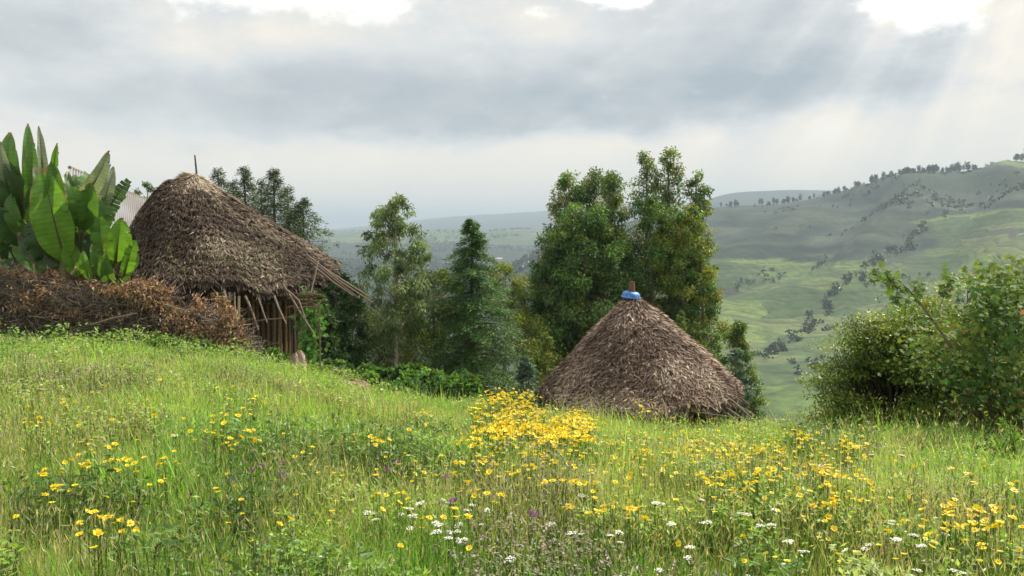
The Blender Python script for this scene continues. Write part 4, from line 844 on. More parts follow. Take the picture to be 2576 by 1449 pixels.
weed_leaves('purple_sage', 260000, 0, 1, [(.30, .23, .27), (.34, .28, .30), (.26, .28, .16), (.38, .31, .33)], 'patch of thin purple tinged wild sage in the grass', L=.026, hmax=.45, sd=6, boxes=[(1340, 3.9, .42, .55), (1330, 4.9, .4, .6), (230, 8.3, 1.1, .5), (1700, 3.0, .35, .25), (2150, 6.0, .4, .4), (1250, 3.2, .25, .25), (690, 11.5, 1.0, .5)])

weed_leaves('meadow_herbs', 150000, 0, 1, [(.07, .15, .035), (.11, .21, .045), (.15, .28, .055)], 'dense dark leafy herbs forming low mounds in the meadow', L=.055, hmax=.44, sd=21, boxes=[(850, 5.9, .62, .32), (700, 5.5, .35, .25), (150, 4.7, .4, .25), (560, 4.2, .25, .15), (2110, 7.6, .4, .3), (400, 3.4, .25, .15), (850, 3.3, .2, .12), (1950, 3.5, .2, .15), (330, 10.3, .3, .3)])
weed_leaves('brown_sedge', 170000, 0, 1, [(.30, .26, .14), (.36, .32, .17), (.26, .28, .12), (.33, .27, .20)], 'brownish seeding sedge patches among the green grass', L=.024, hmax=.42, sd=12, boxes=[(330, 9.2, 1.5, 1.1), (660, 10.8, 1.3, 1.1), (120, 6.6, .8, .5), (1880, 5.4, .7, .45), (2420, 4.8, .6, .5), (1050, 9.5, .9, .5), (1650, 8.5, 1.0, .5), (480, 6.6, .7, .4)])
weed_leaves('fence_foot_weeds', 120000, 0, 1, [(.12, .25, .05), (.18, .34, .06), (.24, .36, .09)], 'taller green weeds along the foot of the brush fence', L=.06, hmax=.50, sd=15, boxes=[(100, 15.2, 2.2, .6), (380, 15.4, 1.2, .6), (560, 14.6, .9, .7), (20, 11.5, .8, .9), (720, 14.2, .7, .6), (880, 13, .6, .5), (250, 12.5, .6, .4)])
# ------------------------------------------------------------------ flowers
def head_mesh(kind, k):
    mb = MB()
    if kind == 'daisy':
        n = 8; Y_ = np.array([(.84, .66, .01), (.88, .71, .012), (.84, .60, .01)][k])
        for i in range(n):
            a = 2*PI*i/n+rng.normal()*.06; d = np.array([math.cos(a), math.sin(a), 0]); s = np.array([-d[1], d[0], 0]); l = .022*rng.uniform(.88, 1.08); up = [.002, .006, .010][k]+rng.normal()*.002
            z = np.array([0, 0, 1]); V = [d*.004, d*l*.5+s*.0058+z*up*.6, d*l*.5-s*.0058+z*up*.6, d*l*.86+s*.0048+z*up, d*l*.86-s*.0048+z*up, d*l+z*up*.9]
            mb.add(V, [(0, 1, 2)], Y_); b_ = mb.n-6; mb.f.append(np.array([[b_+1, b_+3, b_+4, b_+2]])); mb.f.append(np.array([[b_+3, b_+5, b_+4]]))
        an = np.arange(8)*2*PI/8; V = [(math.cos(a)*.0065, math.sin(a)*.0065, .0015) for a in an]+[(math.cos(a)*.004, math.sin(a)*.004, .0055) for a in an]
        mb.add(V, [(i, (i+1) % 8, 8+(i+1) % 8, 8+i) for i in range(8)], (.55, .30, .01)); mb.f.append(np.array([[mb.n-8+i for i in range(8)]]))
    elif kind == 'umbel':
        for i in range(46):
            r_ = .038*math.sqrt(rng.random()); a = rng.uniform(0, 2*PI); c = np.array([r_*math.cos(a), r_*math.sin(a), .012-.008*(r_/.038)**2+rng.normal()*.0015])
            for j in range(5):
                b_ = a+j*2*PI/5; d = np.array([math.cos(b_), math.sin(b_), .25]); leaves(mb, c[None], d[None], np.array([[0, 0, 1.]]), .0055, .0050, np.array([[.88, .88, .80]]))
            segs(mb, np.array([[0, 0, -.045]]), c[None], .0008, .0006, np.array([[.14, .22, .07]]))
    elif kind == 'thistle':
        for i in range(60):
            d = rvec(1); d[0, 2] = abs(d[0, 2]); leaves(mb, d*.004, d, rvec(1), .014, .003, colvar((.34, .15, .36), 1, .2))
    me = mb.build('tmp', M['white'] if kind == 'umbel' else M['petal']); d = me.data; bpy.data.objects.remove(me); return d
HEAD = {k: [head_mesh(k, i) for i in range(3)] for k in ('daisy', 'umbel', 'thistle')}
DAI = []
def flower_plant(name, part, kind, heads, label, cat, group, dens=None, scl=1.0):
    """heads: list of world points"""
    hs = np.array(heads); c = hs.mean(0); bz = gz(c[0], c[1]); org = np.array([c[0], c[1], bz]); root = empty(name, org, label, cat, group)
    st = MB(); n = len(hs); B = np.stack([c[0]+(hs[:, 0]-c[0])*.12, c[1]+(hs[:, 1]-c[1])*.12, np.full(n, 0.)], 1); B[:, 2] = ground(B[:, 0], B[:, 1])-.02
    for h, b_ in zip(hs, B):
        m_ = (h+b_)/2+np.array([rng.normal()*.01, rng.normal()*.01, 0]); tubes(st, [b_, m_, h-np.array([0, 0, .001])], [.0026, .002, .0013], colvar((.12, .19, .05), 12, .15), 4, False)
    k = rng.integers(8, 14)*n; t = rng.uniform(.25, .92, k)[:, None]; ii = rng.integers(n, size=k); p = B[ii]*(1-t)+hs[ii]*t
    leaves(st, p, rng.normal(size=(k, 3))+np.array([0, 0, .3]), rvec(k), rng.uniform(.025, .05, k), rng.uniform(.007, .014, k), colvar((.12, .21, .05), k, .2))
    st.build('stem', M['grass'], root, org)
    for h in hs:
        o = bpy.data.objects.new(part, HEAD[kind][rng.integers(3)]); col.objects.link(o); o.parent = root; o.location = h-org
        tl = .12 if kind == 'umbel' else .36; o.rotation_euler = (rng.normal()*tl+.12*(kind == 'daisy'), rng.normal()*tl, rng.uniform(0, 6.28)); q_ = scl*rng.uniform(.7, 1.25); o.scale = (q_, q_, q_*(.6 if kind == 'umbel' else 1))
    return root
ORD = ['first', 'second', 'third', 'fourth', 'fifth', 'sixth', 'seventh', 'eighth', 'ninth', 'tenth', 'eleventh', 'twelfth', 'thirteenth', 'fourteenth', 'fifteenth', 'sixteenth', 'seventeenth', 'eighteenth', 'nineteenth', 'twentieth']
NUM = {1: 'single bloom', 2: 'two blooms', 3: 'three blooms', 4: 'four blooms', 5: 'five blooms'}
def band(y): return 'in front row' if y > 1330 else 'in near grass' if y > 1240 else 'in middle meadow' if y > 1150 else 'high on the meadow' if y > 1075 else 'near the meadow rim'
def sector(x): return 'below banana plants' if x < 340 else 'below left hut' if x < 800 else 'below dark trees' if x < 1240 else 'below flower bank' if x < 1440 else 'below right hut' if x < 1880 else 'below green valley' if x < 2140 else 'below right thicket'
YL = [(402,958,4),(562,974,2),(615,969,3),(638,1003,2),(700,958,3),(824,965,6),(847,996,7),(173,1020,3),(58,1056,3),(91,1047,3),(113,1058,3),(91,1072,1),(384,1047,2),(591,1032,4),(615,1036,4),(556,1052,8),(516,1087,1),(535,1090,3),(635,1094,8),(573,1112,5),(778,1123,2),(220,1124,2),(280,1118,4),(237,1141,1),(215,1166,5),(178,1166,3),(264,1161,1),(300,1160,4),(329,1161,4),(291,1184,2),(413,1151,2),(438,1136,1),(409,1166,2),(443,1165,2),(342,1187,2),(118,1183,3),(145,1185,2),(155,1210,3),(136,1225,1),(189,1222,1),(119,1243,2),(100,1260,1),(413,1205,1),(404,1212,1),(376,1221,1),(266,1249,1),(333,1263,1),(493,1254,1),(233,1287,4),(262,1300,4),(302,1310,2),(324,1325,3),(344,1340,2),(307,1338,1),(200,1345,1),(245,1345,2),(236,1379,1),(740,1305,2),(702,1317,2),(636,1365,1),
(1041,1014,3),(1011,1029,3),(1052,1035,3),(1067,1037,5),(1075,1069,4),(1026,1078,2),(897,1099,2),(893,1111,2),(931,1098,2),(947,1108,4),(974,1108,4),(1019,1141,1),(1045,1162,1),(1109,1147,1),(1142,1159,2),(1157,1164,2),(1004,1168,1),(946,1197,1),(1045,1192,1),(1067,1189,1),(1148,1080,1),(1165,1091,3),(1155,1115,3),(1187,1122,2),(1202,1149,1),(1214,1162,2),(1230,1188,1),(1154,1192,2),(1292,1172,1),(1343,1170,3),(1401,1160,2),(1178,1215,3),(1182,1237,1),(1202,1234,1),(1193,1247,1),(1161,1235,2),(1225,1242,1),(1260,1246,2),(1247,1262,2),(951,1245,4),(1004,1245,3),(1026,1256,1),(1005,1265,1),(962,1282,1),(1144,1282,1),(1060,1301,2),(1142,1303,3),(1165,1305,2),(1390,1211,3),(1420,1204,4),(1450,1209,3),(1478,1215,1),(1500,1219,2),(1491,1237,1),(1495,1257,2),(1433,1275,2),(1418,1284,2),(1514,1282,4),(1495,1289,2),(1545,1265,2),(1583,1262,1),(1577,1279,4),(1596,1280,4),(1575,1303,1),(1622,1305,1),(1007,1374,1),(1180,1380,1),
(1797,1208,8),(1822,1200,3),(1844,1231,7),(1887,1186,4),(1910,1188,4),(1944,1190,6),(1949,1209,2),(1904,1210,2),(2075,1193,12),(2052,1182,6),(2079,1220,4),(2112,1197,4),(2075,1265,9),(2107,1267,2),(2105,1242,3),(2129,1238,2),(2161,1255,7),(2186,1210,2),(1987,1246,2),(2405,1267,7),(2371,1285,4),(2392,1295,3),(2461,1287,10),(2499,1280,5),(2324,1285,2),(2326,1312,2),(2379,1327,3),(2405,1321,4),(2439,1325,3),(2465,1328,4),(2472,1313,2),(2517,1321,3),(2551,1304,2),(2570,1325,1),(2336,1340,2),(2427,1358,2),(2472,1368,2),(2394,1383,1),(2349,1369,2),(2546,1231,2),(2075,1302,2),(2022,1096,10),(2005,1090,6),(2040,1105,6),(2112,1118,8),(2150,1130,7),(2130,1124,6),(2187,1070,3),(2175,1120,4),(1990,1080,4)]
cnt = {}
for (px, py, n) in sorted(YL):
    x, y, z = hit(px, py, .47); s = y/F; sp = 7 if n < 3 else 11 if n < 6 else 17
    hds = []
    for k in range(n):
        dx = rng.normal()*sp if n > 1 else 0; dz = rng.normal()*sp*.5 if n > 1 else 0
        X, Yq, Z = hit(px+dx, py+dz, .47+rng.uniform(-.03, .03)); hds.append((X, Yq, Z))
    key = (min(n, 6), band(py), sector(px)); i = cnt.get(key, 0); cnt[key] = i+1
    lab = f"yellow daisy, {NUM.get(n, 'many blooms')}, {key[1]} {key[2]}, {ORD[min(i, 19)]} such from left"
    flower_plant('yellow_daisy', 'flower_head', 'daisy', hds, lab, 'flower', 'yellow daisies in the meadow', scl=.82)
# the golden bank and the far scatter
def inside(px, py): return 1192 < px < 1490 and (985+ max(0, px-1300)*.30 + max(0, 1215-px)*.8) < py < 1108
nb = 0
while nb < 92:
    px, py = rng.uniform(1190, 1490), rng.uniform(978, 1110)
    if not inside(px, py): continue
    hds = []
    for k in range(rng.integers(15, 21)):
        a_, b_ = px+rng.normal()*13, py+rng.normal()*7
        if py < 1030: X, Yq, Z = hit(a_, py+30, .40); q = P(a_, b_, Yq+rng.normal()*.15); hds.append((q[0], q[1], q[2]))
        else: hds.append(hit(a_, b_, .42+rng.uniform(-.05, .1)))
    flower_plant('yellow_daisy', 'flower_head', 'daisy', hds, 'yellow daisy plant packed into the golden flower bank beside the right hut', 'flower', 'yellow daisies of the golden bank', scl=1.0); nb += 1
for k in range(50):
    px = rng.uniform(1250, 2010); py = rng.uniform(1082, 1150)-(.02*(1700-px)); m_ = rng.integers(4, 10)
    hds = [hit(px+rng.normal()*14, py+rng.normal()*5, .38+rng.uniform(-.04, .04)) for _ in range(m_)]
    flower_plant('yellow_daisy', 'flower_head', 'daisy', hds, 'small yellow daisy plant scattered in pale grass before the right hut', 'flower', 'yellow daisies scattered before the right hut', scl=.78)
hds = []
for _ in range(26):
    q = P(1612+rng.normal()*15, 1030+rng.normal()*15, 12.6+rng.normal()*.12); hds.append(tuple(q))
flower_plant('yellow_daisy', 'flower_head', 'daisy', hds, 'tall yellow daisy clump standing up against the right hut eave', 'flower', None, scl=1.1)
# the many smaller blooms beyond the 300 largest plants
def head_arrays():
    out = []
    for me in HEAD['daisy']:
        v = np.empty(len(me.vertices)*3); me.vertices.foreach_get('co', v); c = np.empty(len(me.vertices)*4); me.color_attributes['Col'].data.foreach_get('color', c)
        out.append((v.reshape(-1, 3), c.reshape(-1, 4)[:, :3], [tuple(p.vertices) for p in me.polygons]))
    return out
HA = head_arrays(); mb = MB()
for k in range(620):
    if k < 430: px, py = rng.uniform(1180, 2180), 1075+abs(rng.normal())*60+rng.random()*40
    elif k < 520: px, py = rng.uniform(1700, 2570), rng.uniform(1150, 1420)
    else: px, py = rng.uniform(30, 1150), rng.uniform(960, 1330)+.02*0
    X, Yq, Z = hit(px, py, .43+rng.uniform(-.04, .04)); v, c, fs = HA[rng.integers(3)]
    a = rng.normal()*.4; q = rng.uniform(.5, .85); ca, sa_ = math.cos(a), math.sin(a); w_ = np.stack([v[:, 0], v[:, 1]*ca-v[:, 2]*sa_, v[:, 1]*sa_+v[:, 2]*ca], 1)*q+np.array([X, Yq, Z])
    b0 = mb.n; mb.v.append(w_); mb.c.append(c); mb.n += len(w_)
    for L_ in set(len(f) for f in fs): mb.f.append(np.array([f for f in fs if len(f) == L_])+b0)
    segs(mb, np.array([[X+rng.normal()*.03, Yq, Z-.4]]), np.array([[X, Yq, Z]]), .0018, .0012, np.array([[.14, .2, .05]]))
tag(mb.build('small_daisies', M['petal']), 'small yellow daisies sprinkled over the whole meadow', 'flowers', kind='stuff')
# white umbels
WL = [(1610+a*.375, 1006+b_*.375, c_) for a, b_, c_ in [(120,700,2),(410,670,1),(205,835,2),(460,825,2),(695,765,2),(905,740,1),(820,845,2),(1010,950,3),(1665,815,2),(1850,905,2),(1725,940,3),(2050,905,1),(1870,985,2),(1540,990,2),(340,980,2),(320,1060,1),(1860,1145,1),(2140,1150,2),(1100,1020,1),(1270,450,2),(1550,370,1),(1730,375,2),(1460,395,1),(130,1145,1)]]
WL += [(805+a*.3749, 905.6+b_*.3749, c_) for a, b_, c_ in [(320,1028,2),(375,1073,1),(545,1035,1),(600,1000,1),(635,1040,2),(680,965,2),(800,1090,3),(875,962,1),(1020,975,1),(985,1010,1),(1135,1015,2),(930,1110,1),(920,1155,2),(1080,1105,1),(780,1165,2),(830,1200,2),(995,1205,2),(605,1130,1),(1745,915,3),(35,1315,2),(1295,460,1),(1735,1165,2),(1960,1165,2),(2015,1225,1),(1550,1105,1),(1280,1335,1),(2270,965,2),(1220,540,1),(1470,520,1),(1080,395,1)]]
WL += [(15, 968, 3), (80, 1005, 1), (440, 1097, 1)]
cnt = {}
for (px, py, n) in sorted(WL):
    hds = [hit(px+(rng.normal()*10 if n > 1 else 0), py+(rng.normal()*3 if n > 1 else 0), .40) for _ in range(n)]
    key = (n, band(py), sector(px)); i = cnt.get(key, 0); cnt[key] = i+1
    flower_plant('white_umbel_flower', 'flower_cluster', 'umbel', hds, f"white flower, {['', 'one cluster', 'two clusters', 'three clusters'][n]}, {key[1]} {key[2]}, {ORD[i]} such from left", 'flower', 'white umbel flowers in the meadow', scl=.56)
cnt = {}
for (px, py) in sorted([(706,1178),(706,1198),(660,1172),(637,1182),(586,1213),(711,1163),(955,1144),(998,1166),(974,1183),(1122,1202),(1108,1268),(1140,1262),(1340,1295)]):
    i = cnt.get(sector(px), 0); cnt[sector(px)] = i+1
    flower_plant('purple_thistle', 'flower_head', 'thistle', [hit(px, py, .40)], f"small purple flower head in the grass {sector(px)}, {ORD[i]} such from left", 'flower', 'purple flowers in the meadow', scl=1.5)
# bare dark stalks in the foreground
for k, (x0, y0, x1, y1, d) in enumerate([(352, 1230, 322, 1340, 'first'), (480, 1240, 420, 1350, 0), (30, 1310, 5, 1440, 0), (190, 1240, 155, 1370, 0), (290, 1370, 330, 1448, 0), (395, 1370, 350, 1448, 0), (245, 1345, 250, 1448, 0), (45, 1380, 15, 1449, 0)]):
    x, y, z = hit(x1, y1+40, .12); t_ = P(x0, y0, y+.05); mb = MB(); b_ = np.array([x, y, gz(x, y)]); tubes(mb, [b_, (b_+t_)/2+np.array([.01, 0, 0]), t_], [.009, .007, .004], (.07, .05, .035), 5)
    for q in range(14):
        t = .5+.5*rng.random(); p_ = b_*(1-t)+t_*t; tubes(mb, [p_, p_+rng.normal(size=3)*.012+np.array([0, 0, .012])], [.002, .003], (.15, .10, .06), 4, False)
    o = mb.build('dry_stalk', M['bark'], origin=b_)
    tag(o, f"thin dark dry stalk standing in lower left foreground grass, {ORD[[4, 7, 0, 2, 5, 6, 3, 1][k]]} from left", 'stalk', 'dry stalks in the left foreground')

# ------------------------------------------------------------------ far trees
def clump_tree(h, w, n, pal=((.025, .045, .02), (.035, .06, .025))):
    mb = MB(); d = rvec(n)*rng.random((n, 1))**.4; p = d*np.array([w/2, w/2, h*.42])+np.array([0, 0, h*.58]); p += (rvec(n)*.1*w)
    leaves(mb, p-.1*w, rng.normal(size=(n, 3)), rvec(n), w*.24, w*.18, colvar(pal[0], n, .3)); tubes(mb, [np.zeros(3), np.array([0, 0, h*.6])], [w*.05, w*.02], (.08, .06, .045), 5); return mb
RT = []
for k in range(4):
    o = clump_tree(10, [5, 6, 8, 4][k], 240).build('ridge_tree', M['leaf']); RT.append(o)
def ridge_y(px):
    Ys = np.linspace(900, 2000, 300); u = U(px); X = u*Ys; Z = ground(X, Ys); t = Z/Ys; i = int(np.argmax(t)); return X[i], Ys[i]-4, Z[i]
spec = [(2563, 2.2), (2548, 1.3), (2535, 1.0), (2572, 1.2), (2415, 1.7), (2395, 1.5), (2440, 1.0), (2403, 1.2), (2428, 1.2)]
spec += [(float(p), float(rng.uniform(.55, 1.25))) for p in np.concatenate([rng.uniform(2270, 2400, 26), rng.uniform(2180, 2280, 20), rng.uniform(2040, 2190, 16), rng.uniform(1900, 2050, 14), rng.uniform(1790, 1900, 8)])]
first = set()
for k, (px, s) in enumerate(spec):
    x, y, z = ridge_y(px); src = RT[k % 4]
    o = src if k < 4 else src.copy()
    if k >= 4: col.objects.link(o)
    o.location = (x, y+rng.uniform(-8, 8), z-.8); o.scale = (s*rng.uniform(.8, 1.2), s, s*rng.uniform(.9, 1.2)); o.rotation_euler = (0, 0, rng.uniform(0, 6))
    lab = 'largest tree on hill crest, at far right edge' if k == 0 else 'small tree on the crest beside the large tree at far right' if k < 4 else 'round tree of the little group standing on the crest end' if k < 9 else 'small dark tree on the skyline of the right hand hill'
    tag(o, lab, 'tree', 'trees along the hill crest')
mb = MB(); base_n = 0
def add_far(X, Yq, h, w, n=16):
    z = ground(X, Yq)
    N_ = len(X); c = np.repeat(np.stack([X, Yq, z+h*.5], 1), n, 0); d = rvec(N_*n)*np.repeat(np.stack([w/2, w/2, h/2], 1), n, 0)*rng.random((N_*n, 1))**.4
    cc = np.repeat(colvar((.028, .046, .024), N_, .25, .1), n, 0)
    leaves(mb, c+d-np.repeat(w, n)[:, None]*.12, rng.normal(size=(N_*n, 3)), rvec(N_*n), np.repeat(w, n)*.42, np.repeat(w, n)*.34, cc)
px = rng.uniform(1650, 2700, 9000); Yq = rng.uniform(520, 1500, 9000); X = U(px)*Yq; z = ground(X, Yq)
k = fbm(X/120, Yq/120, 301, 3)+ss(-40, 50, z)*.16+rng.normal(size=9000)*.10 > .88
X, Yq = X[k], Yq[k]; add_far(X, Yq, rng.uniform(2, 5, len(X)), rng.uniform(2.5, 7, len(X)))
px = rng.uniform(700, 1450, 9000); Yq = np.exp(rng.uniform(math.log(700), math.log(3600), 9000)); X = U(px)*Yq
k = fbm(X/220, Yq/220, 302, 3)-.25*ss(2500, 2900, Yq)+rng.normal(size=9000)*.03 > .46
X, Yq = X[k], Yq[k]; add_far(X, Yq, rng.uniform(4, 10, len(X)), rng.uniform(5, 12, len(X)))
tag(mb.build('hillside_woodland', M['leaf']), 'scattered scrub and woods over the far slopes', 'woodland', kind='stuff')
mb = MB()
def hedge(pts, dens, w):
    dens *= 1.6; w *= .7
    for (a, b_) in zip(pts[:-1], pts[1:]):
        xa, ya, _ = hit(a[0], a[1], 0, 200, 1600); xb, yb, _ = hit(b_[0], b_[1], 0, 200, 1600)
        n = max(2, int(math.hypot(xb-xa, yb-ya)/dens)); t = rng.random(n); t = np.where(vnoise(t*9+xa, t*0+ya, 3) > .35, t, rng.random(n)); wob = (vnoise(t*5+xa, t*0, 8)-.5)*16; X = xa+(xb-xa)*t+rng.normal(size=n)*w+wob; Y_ = ya+(yb-ya)*t+rng.normal(size=n)*w*1.5
        add_far(X, Y_, rng.uniform(2, 5, n), rng.uniform(3, 7, n))
hedge([(1905, 905), (1960, 880), (2000, 850), (2035, 830), (2060, 790), (2090, 750), (2150, 700), (2240, 640), (2330, 560)], 2.2, 3)
hedge([(1950, 920), (2050, 905), (2010, 940)], 6, 2); hedge([(2050, 830), (2150, 825), (2250, 800)], 4, 4); hedge([(2180, 720), (2260, 690), (2340, 690)], 5, 4); hedge([(1830, 740), (1960, 700), (2100, 640)], 5, 5)
tag(mb.build('stream_trees', M['leaf']), 'dark line of trees following the stream through the fields', 'trees', kind='stuff')
# tin roofed farmhouses far away
for k, (px, py) in enumerate([(1168, 632), (1212, 612), (1255, 655), (1500, 640)][:3]):
    x, y, z = hit(px, py, 0, 700, 3400); mb = MB(); g_ = gz(x, y); w, d, h = 8, 5, 2.6
    V = [(-w, -d, -2), (w, -d, -2), (w, d, -2), (-w, d, -2), (-w, -d, h), (w, -d, h), (w, d, h), (-w, d, h)]
    root = empty('farmhouse', (x, y, g_+1), ['tiny pale farmhouse in the valley left of the tall cypress tip', 'tiny white farmhouse just right of the tall cypress tip', 'tiny farmhouse low in the valley right of the tall cypress'][k], 'house')
    mb.add(V, [(0, 1, 5, 4), (1, 2, 6, 5), (2, 3, 7, 6), (3, 0, 4, 7)], (.5, .45, .38)); mb.build('wall', M['stone'], root)
    mb = MB(); w2, d2 = w+.6, d+.6; mb.add([(-w2, -d2, h-.2), (w2, -d2, h-.2), (w2, 0, h+2.6), (-w2, 0, h+2.6), (w2, d2, h-.2), (-w2, d2, h-.2)], [(0, 1, 2, 3), (3, 2, 4, 5)], (.8, .8, .8)); mb.build('roof', M['tin'], root)

# ------------------------------------------------------------------ haze
mb = MB(); x0, x1, y0, y1, z0, z1 = -15500, 16500, -60, 17600, -330, 700
zmin = float(zz.min())-1; zmax = float(zz.max())+3; z0 = min(zmin, -90); z1 = max(zmax, 130)
V = [(x, y, z) for z in (z0, z1) for (x, y) in ((x0, y0), (x1, y0), (x1, y1), (x0, y1))]
mb.add(V, [(3, 2, 1, 0), (4, 5, 6, 7), (0, 1, 5, 4), (1, 2, 6, 5), (2, 3, 7, 6), (3, 0, 4, 7)], (1, 1, 1))
hm = bpy.data.materials.new('haze_air'); nt = nodes(hm); out = nt.nodes.new('ShaderNodeOutputMaterial'); pv = nt.nodes.new('ShaderNodeVolumePrincipled')
pv.inputs['Color'].default_value = (.50, .61, .72, 1); pv.inputs['Density'].default_value = 2.2e-4; pv.inputs['Anisotropy'].default_value = 0.0
nt.links.new(pv.outputs[0], out.inputs['Volume'])
tag(mb.build('haze', hm), kind='stuff', label='pale blue haze over the valley', cat='haze')

# ------------------------------------------------------------------ sky, sun, camera
SAZ, SEL = R(48), R(46)
w = bpy.data.worlds.new('World'); sc.world = w; w.use_nodes = True; nt = w.node_tree; N = nt.nodes; L = nt.links; N.clear()
def mth(op, a, b=None, c=None):
    n = N.new('ShaderNodeMath'); n.operation = op
    for s, v in zip(n.inputs, (a, b, c)):
        if v is None: continue
        if isinstance(v, (int, float)): s.default_value = v
        else: L.new(v, s)
    return n.outputs[0]
tc = N.new('ShaderNodeTexCoord'); sp = N.new('ShaderNodeSeparateXYZ'); L.new(tc.outputs['Generated'], sp.inputs[0])
az = mth('ARCTAN2', sp.outputs[0], sp.outputs[1]); el = mth('ARCSINE', sp.outputs[2])
def noise(scale, detail, sx=1., sy=1., sz=1., rough=.5):
    mp = N.new('ShaderNodeMapping'); L.new(tc.outputs['Generated'], mp.inputs['Vector']); mp.inputs['Scale'].default_value = (sx, sy, sz)
    n = N.new('ShaderNodeTexNoise'); n.inputs['Scale'].default_value = scale; n.inputs['Detail'].default_value = detail; n.inputs['Roughness'].default_value = rough; L.new(mp.outputs[0], n.inputs['Vector']); return n
nA = noise(3.2, 7, 1, 1, 2.4, .55); nB = noise(9, 6, 1, 1, 2.0, .6); nC = noise(22, 8, 1, 1, 1.6, .62); sA = N.new('ShaderNodeSeparateColor'); L.new(nA.outputs['Color'], sA.inputs[0]); sB = N.new('ShaderNodeSeparateColor'); L.new(nB.outputs['Color'], sB.inputs[0])
azw = mth('ADD', az, mth('ADD', mth('MULTIPLY', mth('SUBTRACT', sA.outputs[0], .5), .35), mth('MULTIPLY', mth('SUBTRACT', sB.outputs[0], .5), .10)))
elw = mth('ADD', el, mth('ADD', mth('MULTIPLY', mth('SUBTRACT', sA.outputs[1], .5), .10), mth('MULTIPLY', mth('SUBTRACT', sB.outputs[1], .5), .05)))
def blob(px, py, sx, sy, amp, p=2.0):
    a0 = math.atan((px-1288)/F); e0 = (575-py)/F*math.cos(a0)
    q = mth('ADD', mth('POWER', mth('ABSOLUTE', mth('DIVIDE', mth('SUBTRACT', azw, a0), sx/F)), p), mth('POWER', mth('ABSOLUTE', mth('DIVIDE', mth('SUBTRACT', elw, e0), sy/F)), p))
    return mth('MULTIPLY', mth('EXPONENT', mth('MULTIPLY', q, -1.)), amp)
def tot(lst):
    r = lst[0]
    for v in lst[1:]: r = mth('ADD', r, v)
    return r
base = N.new('ShaderNodeMapRange'); base.interpolation_type = 'SMOOTHSTEP'; L.new(mth('ADD', elw, mth('MULTIPLY', az, -.03)), base.inputs[0]); base.inputs[1].default_value = (575-400)/F; base.inputs[2].default_value = (575-325)/F
mott = mth('ADD', mth('MULTIPLY', mth('SUBTRACT', nB.outputs['Fac'], .5), .42), mth('MULTIPLY', mth('SUBTRACT', nA.outputs['Fac'], .5), .55))
cloud = tot([mth('ADD', .66, mott), blob(1500, 265, 750, 85, -.27), blob(1700, 120, 600, 90, -.06), blob(350, 270, 450, 60, -.08), blob(30, 70, 150, 50, -.10), blob(550, 110, 330, 60, .14), blob(2540, 170, 230, 260, .20)])
low_ = tot([mth('ADD', .80, mth('MULTIPLY', mott, .35)), blob(1800, 460, 300, 60, -.05), blob(2450, 420, 300, 120, -.06)])
lum = mth('ADD', mth('MULTIPLY', cloud, base.outputs[0]), mth('MULTIPLY', low_, mth('SUBTRACT', 1., base.outputs[0])))
# bright broken gaps
gap = tot([blob(700, -25, 400, 75, 1.0, 3.), blob(1510, 18, 80, 24, .9, 3.), blob(2330, 35, 125, 55, 1.0, 3.)])
gs = N.new('ShaderNodeMapRange'); gs.interpolation_type = 'SMOOTHSTEP'; L.new(mth('ADD', gap, mth('MULTIPLY', mth('SUBTRACT', nC.outputs['Fac'], .5), 1.7)), gs.inputs[0]); gs.inputs[1].default_value = .15; gs.inputs[2].default_value = 1.0
up = N.new('ShaderNodeMapRange'); L.new(el, up.inputs[0]); up.inputs[1].default_value = .30; up.inputs[2].default_value = .9; up.inputs[3].default_value = 0; up.inputs[4].default_value = .8  # extra brightness added overhead, above the view, to fill the ambient light
lum = tot([lum, up.outputs[0]])
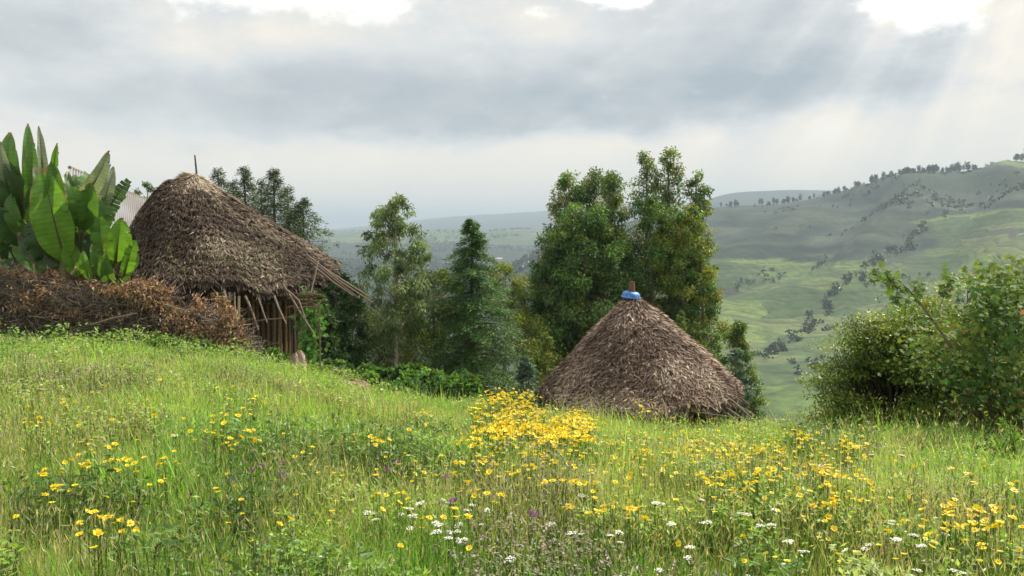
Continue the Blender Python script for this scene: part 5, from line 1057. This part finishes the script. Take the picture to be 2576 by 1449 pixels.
# sunbeams fanning out of the cloud gap
ray_a = mth('ARCTAN2', mth('SUBTRACT', az, .62), mth('SUBTRACT', .55, el)); nr = N.new('ShaderNodeTexNoise'); nr.noise_dimensions = '1D'; nr.inputs['Scale'].default_value = 6.5; nr.inputs['Detail'].default_value = 3; L.new(ray_a, nr.inputs['W'])
lum = mth('ADD', lum, mth('MULTIPLY', mth('SUBTRACT', nr.outputs['Fac'], .5), mth('ADD', blob(2250, 170, 800, 250, .62), 0.)))
cr = N.new('ShaderNodeValToRGB'); e = cr.color_ramp.elements; e[0].position = .35; e[0].color = (.34, .39, .42, 1); e[1].position = 1; e[1].color = (1, 1, .97, 1)
e.new(.5).color = (.455, .485, .50, 1); e.new(.66).color = (.64, .65, .64, 1); e.new(.82).color = (.86, .79, .68, 1)
L.new(lum, cr.inputs[0])
mx = N.new('ShaderNodeMix'); mx.data_type = 'RGBA'; L.new(gs.outputs[0], mx.inputs[0]); L.new(cr.outputs[0], mx.inputs[6]); mx.inputs[7].default_value = (1.15, 1.12, 1.03, 1)
sky = N.new('ShaderNodeTexSky'); sky.sky_type = 'NISHITA'; sky.sun_disc = False; sky.sun_elevation = SEL; sky.sun_rotation = SAZ; sky.altitude = 2000
b1 = N.new('ShaderNodeBackground'); L.new(sky.outputs[0], b1.inputs[0]); b1.inputs[1].default_value = .10
b2 = N.new('ShaderNodeBackground'); L.new(mx.outputs[2], b2.inputs[0]); b2.inputs[1].default_value = .66
ms = N.new('ShaderNodeMixShader'); ms.inputs[0].default_value = .96; L.new(b1.outputs[0], ms.inputs[1]); L.new(b2.outputs[0], ms.inputs[2])
wo = N.new('ShaderNodeOutputWorld'); L.new(ms.outputs[0], wo.inputs[0])
sl = bpy.data.lights.new('sun', 'SUN'); sl.energy = 4.2; sl.angle = R(.6); sl.color = (1, .93, .80)
so = bpy.data.objects.new('sun', sl); col.objects.link(so)
so.rotation_euler = Vector((math.sin(SAZ)*math.cos(SEL), math.cos(SAZ)*math.cos(SEL), math.sin(SEL))).to_track_quat('Z', 'Y').to_euler()
cam = bpy.data.cameras.new('camera'); co = bpy.data.objects.new('camera', cam); col.objects.link(co)
cam.sensor_width = 36; cam.lens = 36*F/2576; cam.clip_start = .05; cam.clip_end = 60000
co.location = (0, 0, 0); co.rotation_euler = (R(90)-PITCH, 0, 0); sc.camera = co
sc.view_settings.view_transform = 'Standard'; sc.view_settings.look = 'None'; sc.view_settings.exposure = 0.9; sc.view_settings.gamma = 1
sc.cycles.max_bounces = 6; sc.cycles.diffuse_bounces = 3; sc.cycles.transmission_bounces = 4; sc.cycles.glossy_bounces = 2; sc.cycles.volume_bounces = 0
sc.cycles.use_denoising = True; sc.cycles.use_adaptive_sampling = True; sc.cycles.adaptive_threshold = .02
